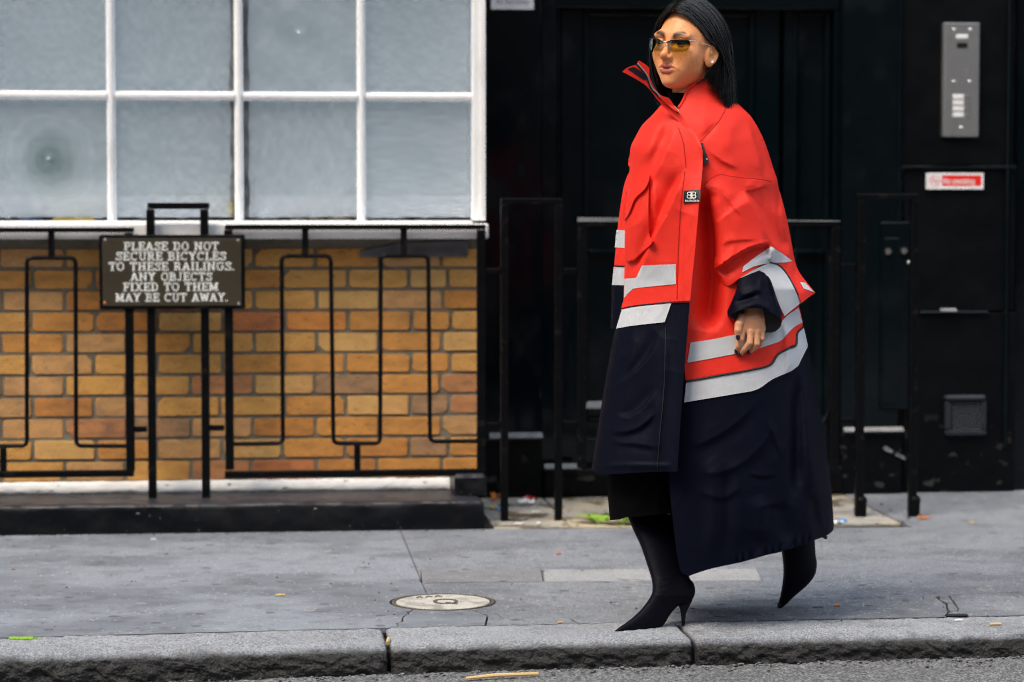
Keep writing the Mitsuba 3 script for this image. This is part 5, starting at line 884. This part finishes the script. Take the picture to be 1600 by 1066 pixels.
def head_sdf(p):
    q = w2h(p); m = np.abs(q[:, 0]); s = np.c_[m, q[:, 1], q[:, 2]]
    d = sd_ell(q, (0, -.018, .030), (.074, .094, .086))
    d = smin(d, sd_ell(q, (0, .030, -.022), (.0615, .060, .086)), .03)
    d = smin(d, sd_ell(q, (0, .030, -.076), (.039, .050, .037)), .03)
    d = smin(d, sd_ell(q, (0, .064, -.1035), (.021, .021, .016)), .022)
    d = smin(d, sd_ell(s, (.038, .004, -.058), (.012, .034, .026)), .03)
    d = smin(d, sd_ell(s, (.043, .055, -.030), (.022, .022, .020)), .022)
    d = smin(d, sd_ell(s, (.034, .044, -.046), (.022, .024, .026)), .026)
    d = smin(d, sd_ell(s, (.026, .077, .017), (.030, .011, .010)), .022)
    d = smin(d, sd_ell(q, (0, .0625, -.070), (.038, .021, .028)), .018)
    d = smax(d, -sd_ell(s, (.032, .098, -.002), (.021, .018, .0115)), .012)
    d = smin(d, np.maximum(np.linalg.norm(s - [.0315, .0735, -.002], axis=1) - .0142, -(q[:, 2] - .0008)), .003)
    d = smin(d, np.maximum(np.linalg.norm(s - [.0315, .0735, -.002], axis=1) - .0140, q[:, 2] + .0068), .003)
    n = sd_cone(q, (0, .081, .010), (0, .1035, -.0335), .0060, .0080)
    n = smin(n, np.linalg.norm(q - [0, .1065, -.0372], axis=1) - .0090, .008); n = smin(n, sd_ell(s, (.0106, .0950, -.0420), (.0066, .0100, .0070)), .006)
    d = smin(d, n, .009)
    d = smax(d, -sd_ell(s, (.0058, .1000, -.0490), (.0032, .0055, .0036)), .003)
    u, l = lips_d(q); d = smin(d, u, .0045); d = smin(d, l, .0045)
    d = smax(d, -sd_ell(q, (0, .0945, -.0710), (.0165, .0100, .0024)), .0015)
    d = smax(d, -sd_ell(q, (0, .096, -.0540), (.0026, .006, .006)), .004)
    e = sd_ell(np.c_[s[:, 0] - .25 * (s[:, 1] + .015) * -1, s[:, 1] + .22 * s[:, 2], s[:, 2]], (.0765, -.014, -.0225), (.0095, .0210, .0345))
    e = smax(e, -sd_ell(np.c_[s[:, 0] - .25 * (s[:, 1] + .015) * -1, s[:, 1] + .22 * s[:, 2], s[:, 2]], (.0860, -.0120, -.0185), (.0098, .0140, .0225)), .004)
    e = smin(e, sd_ell(s, (.076, -.002, -.0185), (.004, .004, .007)), .004)
    d = smin(d, e, .005)
    nk = sd_cone(q, (0, -.026, -.07), (0, -.050, -.215), .0455, .055)
    return smin(d, nk, .022)
lo = np.min([h2w(c) for c in np.ndindex(2, 2, 2) for c in [(np.array(c) - .5) * [.23, .28, .40] + [0, .0, -.05]]], axis=0); hi = np.max([h2w(c) for c in np.ndindex(2, 2, 2) for c in [(np.array(c) - .5) * [.23, .28, .40] + [0, .0, -.05]]], axis=0)
head = nets(head_sdf, lo, hi, .0019)
HQ = w2h(np.array(head.vertices))
def brow(q):                                     # how far a point lies inside the brow's hair
    t = np.clip((np.abs(q[:, 0]) - .011) / .048, 0, 1); zc = .0128 + .0125 * np.sin(np.clip(t * 1.25, 0, 1.25) * math.pi * .62) - .004 * t; w = .0100 * (1 - t * .66)
    k = np.clip(1.25 - np.abs(q[:, 2] - zc) / w, 0, 1) * ((np.abs(q[:, 0]) > .009) & (np.abs(q[:, 0]) < .053)) * (q[:, 1] > .03)
    return np.clip(k, 0, 1) * np.clip((np.abs(q[:, 0]) - .009) / .008, 0, 1) * np.clip((.053 - np.abs(q[:, 0])) / .012, 0, 1)
def skin_colors(q):
    c = np.tile([.74, .318, .135], (len(q), 1)); nz = meshkit.fbm(q * 60, 3)[:, None]; fz = meshkit.fbm(q * 420, 2, 8)[:, None]
    c = c * (.93 + .12 * nz + .05 * (fz - .5)); c = c * (1 - (.10 * (meshkit.noise(q * 260 + 9, 3) > .88))[:, None] * [.6, 1, 1]); ch = np.exp(-((np.abs(q[:, 0]) - .046) / .02) ** 2 - ((q[:, 2] + .035) / .022) ** 2)[:, None] * (q[:, 1:2] > 0); c = c * (1 - ch * [.04, .16, .16])
    nt = np.exp(-(np.linalg.norm(q - [0, .112, -.035], axis=1) / .018) ** 2)[:, None]; c = c * (1 - nt * [.02, .12, .12])
    u, l = lips_d(q); k = np.clip(1 - (np.minimum(u, l) - .0006) / .0010, 0, 1)[:, None]; c = c * (1 - k) + k * np.array([.37, .095, .068]) * (.9 + .2 * nz)
    b = brow(q)[:, None] * (.62 + .6 * meshkit.noise(q * [900, 300, 260])[:, None]); b = np.clip(b * 1.25, 0, .94); c = c * (1 - b) + b * np.array([.035, .02, .014]); return np.clip(c, 0, 1)
# hand: back of the hand towards us, fingers curling down and in
hp3 = lambda px, py, d: PP(px, py, DP - .172 - d)
FING = [  # knuckle, middle joint, end joint, tip (pixel, pixel, metres nearer the camera), radius
    [(1162, 514, .012), (1157.5, 530, .020), (1153.5, 541, .012), (1151.3, 548, .002)],
    [(1173, 518, .016), (1171.5, 536, .024), (1163, 546, .014), (1156.5, 553, .002)],
    [(1183, 518, .014), (1182.5, 537, .020), (1177, 545, .008), (1171, 550, -.004)],
    [(1190, 514, .006), (1190.5, 529, .010), (1187, 538, -.002), (1182, 543.5, -.012)]]
FR = [.0085, .0088, .0083, .0073]
THUMB = [(1160, 496, .010), (1154.5, 507, .022), (1153, 516, .026), (1153.5, 527, .022)]
def hand_sdf(p):
    w = sd_cone(p, hp3(1178, 470, -.02), hp3(1176, 498, -.002), .028, .0240); pal = None
    for (x, y, d) in [f[0] for f in FING]:
        c = sd_cone(p, hp3(1176 + (x - 1174) * .55, 500, .002 + d * .3), hp3(x, y, d - .004), .0165, .0118); pal = c if pal is None else smin(pal, c, .010)
    out = smin(w, pal, .02)
    for f, r in zip(FING, FR):
        s = None
        for k in range(3):
            c = sd_cone(p, hp3(*f[k]), hp3(*f[k + 1]), r * (1.05 - .09 * k), r * (.97 - .10 * k)); s = c if s is None else smin(s, c, .002)
        out = smin(out, smin(s, np.linalg.norm(p - hp3(*f[0]), axis=1) - r * 1.15, .005), .0022)
    t = None
    for k in range(3): c = sd_cone(p, hp3(*THUMB[k]), hp3(*THUMB[k + 1]), [.0125, .0108, .0100][k], [.0108, .0100, .0082][k]); t = c if t is None else smin(t, c, .003)
    return smin(out, t, .004)
hc = hp3(1174, 510, 0); hand = nets(hand_sdf, hc - [.085, .085, .11], hc + [.085, .085, .11], .0017)
hcol = np.tile([.60, .29, .165], (len(hand.vertices), 1)) * (.92 + .16 * meshkit.fbm(np.array(hand.vertices) * 90, 3)[:, None])
# torso, arms and legs, all covered by the clothes
def torso_sdf(p):
    J = lambda x, y, d, : PP(x, y, DP - d)
    d = smin(sd_cone(p, J(1085, 225, -.03), J(1110, 400, -.04), .062, .062), sd_cone(p, J(1060, 210, -.03), J(1135, 220, -.02), .035, .035), .06); d = smin(d, sd_cone(p, J(1085, 120, 0), J(1085, 220, 0), .053, .06), .03)
    for a, b, c, r in (((1150, 235, .0), (1196, 385, .04), (1180, 478, .145), .036), ((1025, 230, -.04), (990, 380, -.05), (985, 500, -.04), .034)): d = smin(d, sd_cone(p, J(*a), J(*b), r, r * .85), .03); d = smin(d, sd_cone(p, J(*b), J(*c), r * .85, r * .62), .02)
    for a, b, c in (((1090, 480, -.02), (1036, 690, -.09), (1032, 862, .015)), ((1140, 480, -.03), (1200, 680, -.08), (1248, 850, -.21))): d = smin(d, sd_cone(p, J(*a), J(*b), .075, .05), .05); d = smin(d, sd_cone(p, J(*b), J(*c), .046, .028), .03)
    return d
tc = PP(1110, 490, DP); torso = nets(torso_sdf, tc - [.36, .40, .74], tc + [.36, .40, .74], .014, .05)
tcol = np.tile([.66, .34, .20], (len(torso.vertices), 1))
scene['mat_skin'] = {'type': 'twosided', 'bsdf': {'type': 'principled', 'base_color': {'type': 'mesh_attribute', 'name': 'vertex_color'}, 'roughness': .42, 'specular': .42}}
body = trimesh.util.concatenate([head, hand, torso]); bk = key('body', who)
scene[bk] = mikit.ply(trimesh.Trimesh(body.vertices, body.faces, process=False), 'mat_skin', smooth=True, color=np.vstack([skin_colors(HQ), hcol, tcol]))
# nails, eyes, ear stud, roll neck
mat('mat_nail', (.018, .008, .010), .12, .6); mat('mat_eye', (.36, .34, .31), .15, .6); mat('mat_iris', (.025, .012, .007), .15, .6); mat('mat_stud', (.9, .9, .92), .05, .8)
for c, r in ((hp3(1153.2, 527, .0300), (3.4, 5.0)), (hp3(1150.6, 548.5, .008), (3.4, 4.6)), (hp3(1155.8, 553.3, .008), (3.4, 4.6)), (hp3(1170.5, 550.5, .002), (3.2, 4.2))):
    s = trimesh.creation.icosphere(2, 1); s.apply_scale([r[0] * MPP, .0035, r[1] * MPP]); s.apply_translation(c); add('nail', s, 'mat_nail', who, smooth=True)
for sx in (1, -1):
    e = trimesh.creation.icosphere(3, .0131); e.vertices = h2w(np.array(e.vertices) + [sx * .0315, .0735, -.002]); ek = key('eye', who); scene[ek] = mikit.ply(e, 'mat_eye', smooth=True)
    i = trimesh.creation.icosphere(3, .0070); i.apply_scale([1, .45, 1]); i.vertices = h2w(np.array(i.vertices) + [sx * .0315 - .001, .0735 + .0112, -.002]); add('iris', i, 'mat_iris', ek, smooth=True)
s = trimesh.creation.icosphere(1, .0042); s.vertices = h2w(np.array(s.vertices) + [.0805, -.005, -.0430]); add('ear_stud', s, 'mat_stud', who, smooth=False)
rn = []
for z, r in ((-.118, .0545), (-.124, .0585), (-.135, .060), (-.150, .061), (-.17, .0635), (-.20, .068), (-.23, .072)):
    yc = -.022 - (.028) * (-(z) - .07) / .145; rn.append(h2w([(r * math.cos(a), yc + r * math.sin(a), z - .012 * math.sin(a)) for a in np.linspace(0, 2 * np.pi, 49)]))
add('roll_neck', grid_mesh(np.array(rn)), 'mat_black_knit', who, 'black roll neck under the coat', smooth=True)
# hair: a solid mass under thousands of fine locks, parted near the middle, tucked behind the near ear
KL = [[(-.006, .0785, .080), (.016, .0800, .078), (.042, .064, .062), (.064, .036, .034), (.0755, .010, .010), (.0800, -.024, -.006), (.0765, -.016, -.044), (.0752, .008, -.068), (.0745, .028, -.088)],
      [(-.006, .066, .098), (.022, .062, .097), (.050, .042, .078), (.072, .016, .048), (.0815, -.010, .016), (.0875, -.036, -.020), (.096, -.046, -.065), (.108, -.040, -.110), (.119, -.030, -.155)],
      [(-.006, .036, .117), (.026, .026, .114), (.056, .006, .092), (.078, -.018, .056), (.0870, -.038, .018), (.0915, -.056, -.025), (.099, -.068, -.075), (.108, -.070, -.125), (.118, -.066, -.175)],
      [(-.005, -.004, .123), (.026, -.016, .118), (.054, -.040, .092), (.074, -.062, .054), (.081, -.078, .010), (.084, -.090, -.035), (.090, -.098, -.085), (.098, -.102, -.132), (.106, -.102, -.182)],
      [(-.003, -.050, .115), (.016, -.068, .102), (.034, -.088, .072), (.044, -.104, .034), (.047, -.112, -.010), (.048, -.118, -.055), (.050, -.122, -.100), (.052, -.126, -.145), (.054, -.128, -.182)],
      [(0, -.085, .088), (.002, -.098, .066), (.002, -.110, .036), (.0, -.117, .0), (.0, -.121, -.04), (.0, -.124, -.08), (.0, -.127, -.12), (.0, -.129, -.155), (.0, -.130, -.185)]]
KR = [[(-.006, .0785, .080), (-.022, .0800, .076), (-.044, .0720, .060), (-.0620, .060, .036), (-.0730, .052, .006), (-.0790, .050, -.030), (-.0760, .047, -.070), (-.0640, .040, -.110), (-.048, .034, -.145)]] + [[(-x if i == 0 else -x, y, z) for i, (x, y, z) in enumerate(c)] for k, c in enumerate(KL[1:])]
KR[1:] = [[KL[k + 1][0]] + [(x * (1 if i < 4 else 1 - .085 * (i - 3)), y + (.0 if i < 4 else .008 * (i - 3) * (k < 2)), z) for i, (x, y, z) in enumerate(c[1:])] for k, c in enumerate(KR[1:])]
def sheet(K, nu, nv):
    A = np.array(K, float); from scipy.interpolate import CubicSpline
    a = CubicSpline(np.linspace(0, 1, A.shape[1]), A, axis=1)(np.linspace(0, 1, nv)); return CubicSpline(np.linspace(0, 1, A.shape[0]), a, axis=0)(np.linspace(0, 1, nu))
mat('mat_hair', lambda p, n, uv: mi.Color3f(.0040, .0036, .0040) * (.7 + .6 * noise(p.x * 500, p.y * 500, p.z * 30)), .22, .5)
hrng = np.random.default_rng(5); hm = []
for K, sgn in ((KL, 1), (KR, -1)):
    S = sheet(K, 60, 70); ctr = np.array([0, -.02, .02]); In = S + (np.array([0, -.03, 0]) * [1, 1, 0] + S * [0, 0, 1] - S) * .07 * np.linspace(1, 1.4, 70)[None, :, None]
    S, In = S[:, :62], In[:, :62]; Wd, Wi = h2w(S), h2w(In); a, b = grid_mesh(Wd), grid_mesh(Wi)
    if sgn > 0: a.faces = a.faces[:, ::-1]
    else: b.faces = b.faces[:, ::-1]
    rimm = []
    for e0, e1 in ((Wd[0], Wi[0]), (Wd[-1], Wi[-1]), (Wd[:, -1], Wi[:, -1]), (Wd[:, 0], Wi[:, 0])): g = grid_mesh(np.stack([e0, e1])); rimm.append(g)
    hm += [a, b, *rimm]
    ns_ = 2600 if sgn > 0 else 1300; fine = sheet(K, 240, 26)
    for q_ in range(ns_):
        u = hrng.random() ** (1.15 if sgn > 0 else 1.6) * 239; i = min(int(u), 238); c = fine[i] * (1 - u + i) + fine[i + 1] * (u - i)
        n = len(c); s = np.linspace(0, 1, n)[:, None]; end = 1.03 - .16 * hrng.random() ** 1.6; off = hrng.normal(0, 1, 3) * [.0022, .0022, .001]; lift = hrng.uniform(-.0003, .0020) if q_ % 25 else hrng.uniform(.003, .0075)
        out = (c - ctr) * [1, 1, .6]; out /= np.linalg.norm(out, axis=1, keepdims=True)
        c = c + out * (lift + .001) + off * np.clip(s * 2.2, .15, 1) + np.sin(s * hrng.uniform(3, 8) + hrng.uniform(0, 6)) * hrng.normal(0, .0015, 3) * s ** 1.5
        k = max(5, int(n * min(end, 1))); c = c[:k]; w = h2w(c); r = (hrng.uniform(.0004, .0010) if q_ % 25 else .0003) * np.r_[np.linspace(.5, 1, 3), np.ones(k - 6) if k > 6 else [], np.linspace(1, .25, k - 3 - max(k - 6, 0))]
        hm.append(tube(w, r[:k], 3))
add('hair', hm, 'mat_hair', who, 'straight dark bob tucked behind the near ear', smooth=50)
# tinted glasses
def lens_tint(p, n, uv):
    z = (p.x - HO[0]) * float(hz[0]) + (p.y - HO[1]) * float(hz[1]) + (p.z - HO[2]) * float(hz[2])
    t = smoothstep(-.017, -.002, z); return mix((.56, .52, .09), (.015, .014, .013), t)
scene['mat_lens'] = {'type': 'thindielectric', 'int_ior': 1.5, 'specular_transmittance': mikit.proc(lens_tint)}
sg_ = key('sunglasses', who); mat('mat_frame', (.05, .045, .05), .25, .6, metallic=.6)
LY = lambda x: .1065 - 5.2 * x * x
def lens_pts(sx, n=30):
    o = outline([(.0065, -.0030), (.020, .0030), (.042, .0062), (.058, .0060), (.0655, -.002), (.0645, -.014), (.057, -.0235), (.036, -.0275), (.017, -.0260), (.0095, -.017), (.0075, -.009)], .003); return o * [sx, 1]
top = np.array([(x, np.interp(abs(x), [0, .0065, .020, .042, .058, .064], [-.0034, -.0026, .0034, .0066, .0064, .0040])) for x in np.linspace(-.064, .064, 50)])
scene[sg_] = mikit.ply(tube(h2w(np.c_[top[:, 0], LY(top[:, 0]) + .0012, top[:, 1] - .0008]), .0013, 6), 'mat_frame', smooth=True); tag(sg_, 'rimless glasses with lenses fading from dark to yellow')
for sx in (1, -1):
    o = lens_pts(sx); pg = Polygon(o); x0, y0, x1, y1 = pg.bounds; X, Y = np.meshgrid(np.arange(x0, x1, .002), np.arange(y0, y1, .002)); g = np.c_[X.ravel(), Y.ravel()]; ib = pg.buffer(-.001); g = g[contains_xy(ib, g[:, 0], g[:, 1])]
    v = np.vstack([o, g]); t = Delaunay(v).simplices; c = v[t].mean(1); t = t[contains_xy(pg, c[:, 0], c[:, 1])]
    add('lens', trimesh.Trimesh(h2w(np.c_[v[:, 0], LY(v[:, 0]), v[:, 1]]), t, process=False), 'mat_lens', sg_, smooth=True)
    arm = crom([(sx * .0635, .0085), (sx * .069, .074 - .004), (sx * .0725, .045), (sx * .0765, .010), (sx * .0785, -.010)], .004) if False else np.array([(sx * x, y, z) for x, y, z in ((.0630, .0870, .0048), (.0670, .0760, .0060), (.0705, .0560, .0048), (.0745, .0300, .0025), (.0775, .0080, .0005), (.0785, -.0080, -.001))])
    add('temple', tube(h2w(arm), .0014, 6), 'mat_steel_bright', sg_, smooth=True)
    pad = np.array([(sx * x, y, z) for x, y, z in ((.0055, .1065, -.004), (.0085, .1020, -.011), (.0100, .1000, -.017))]); add('nose_pad', tube(h2w(pad), [.0007, .0009, .0016], 6), 'mat_steel', sg_, smooth=True)
br = h2w([(-.0055, .1085, -.0030), (0, .1092, -.0030), (.0055, .1085, -.0030)]); add('bridge', tube(br, .0020, 8), 'mat_steel_bright', sg_, smooth=True)
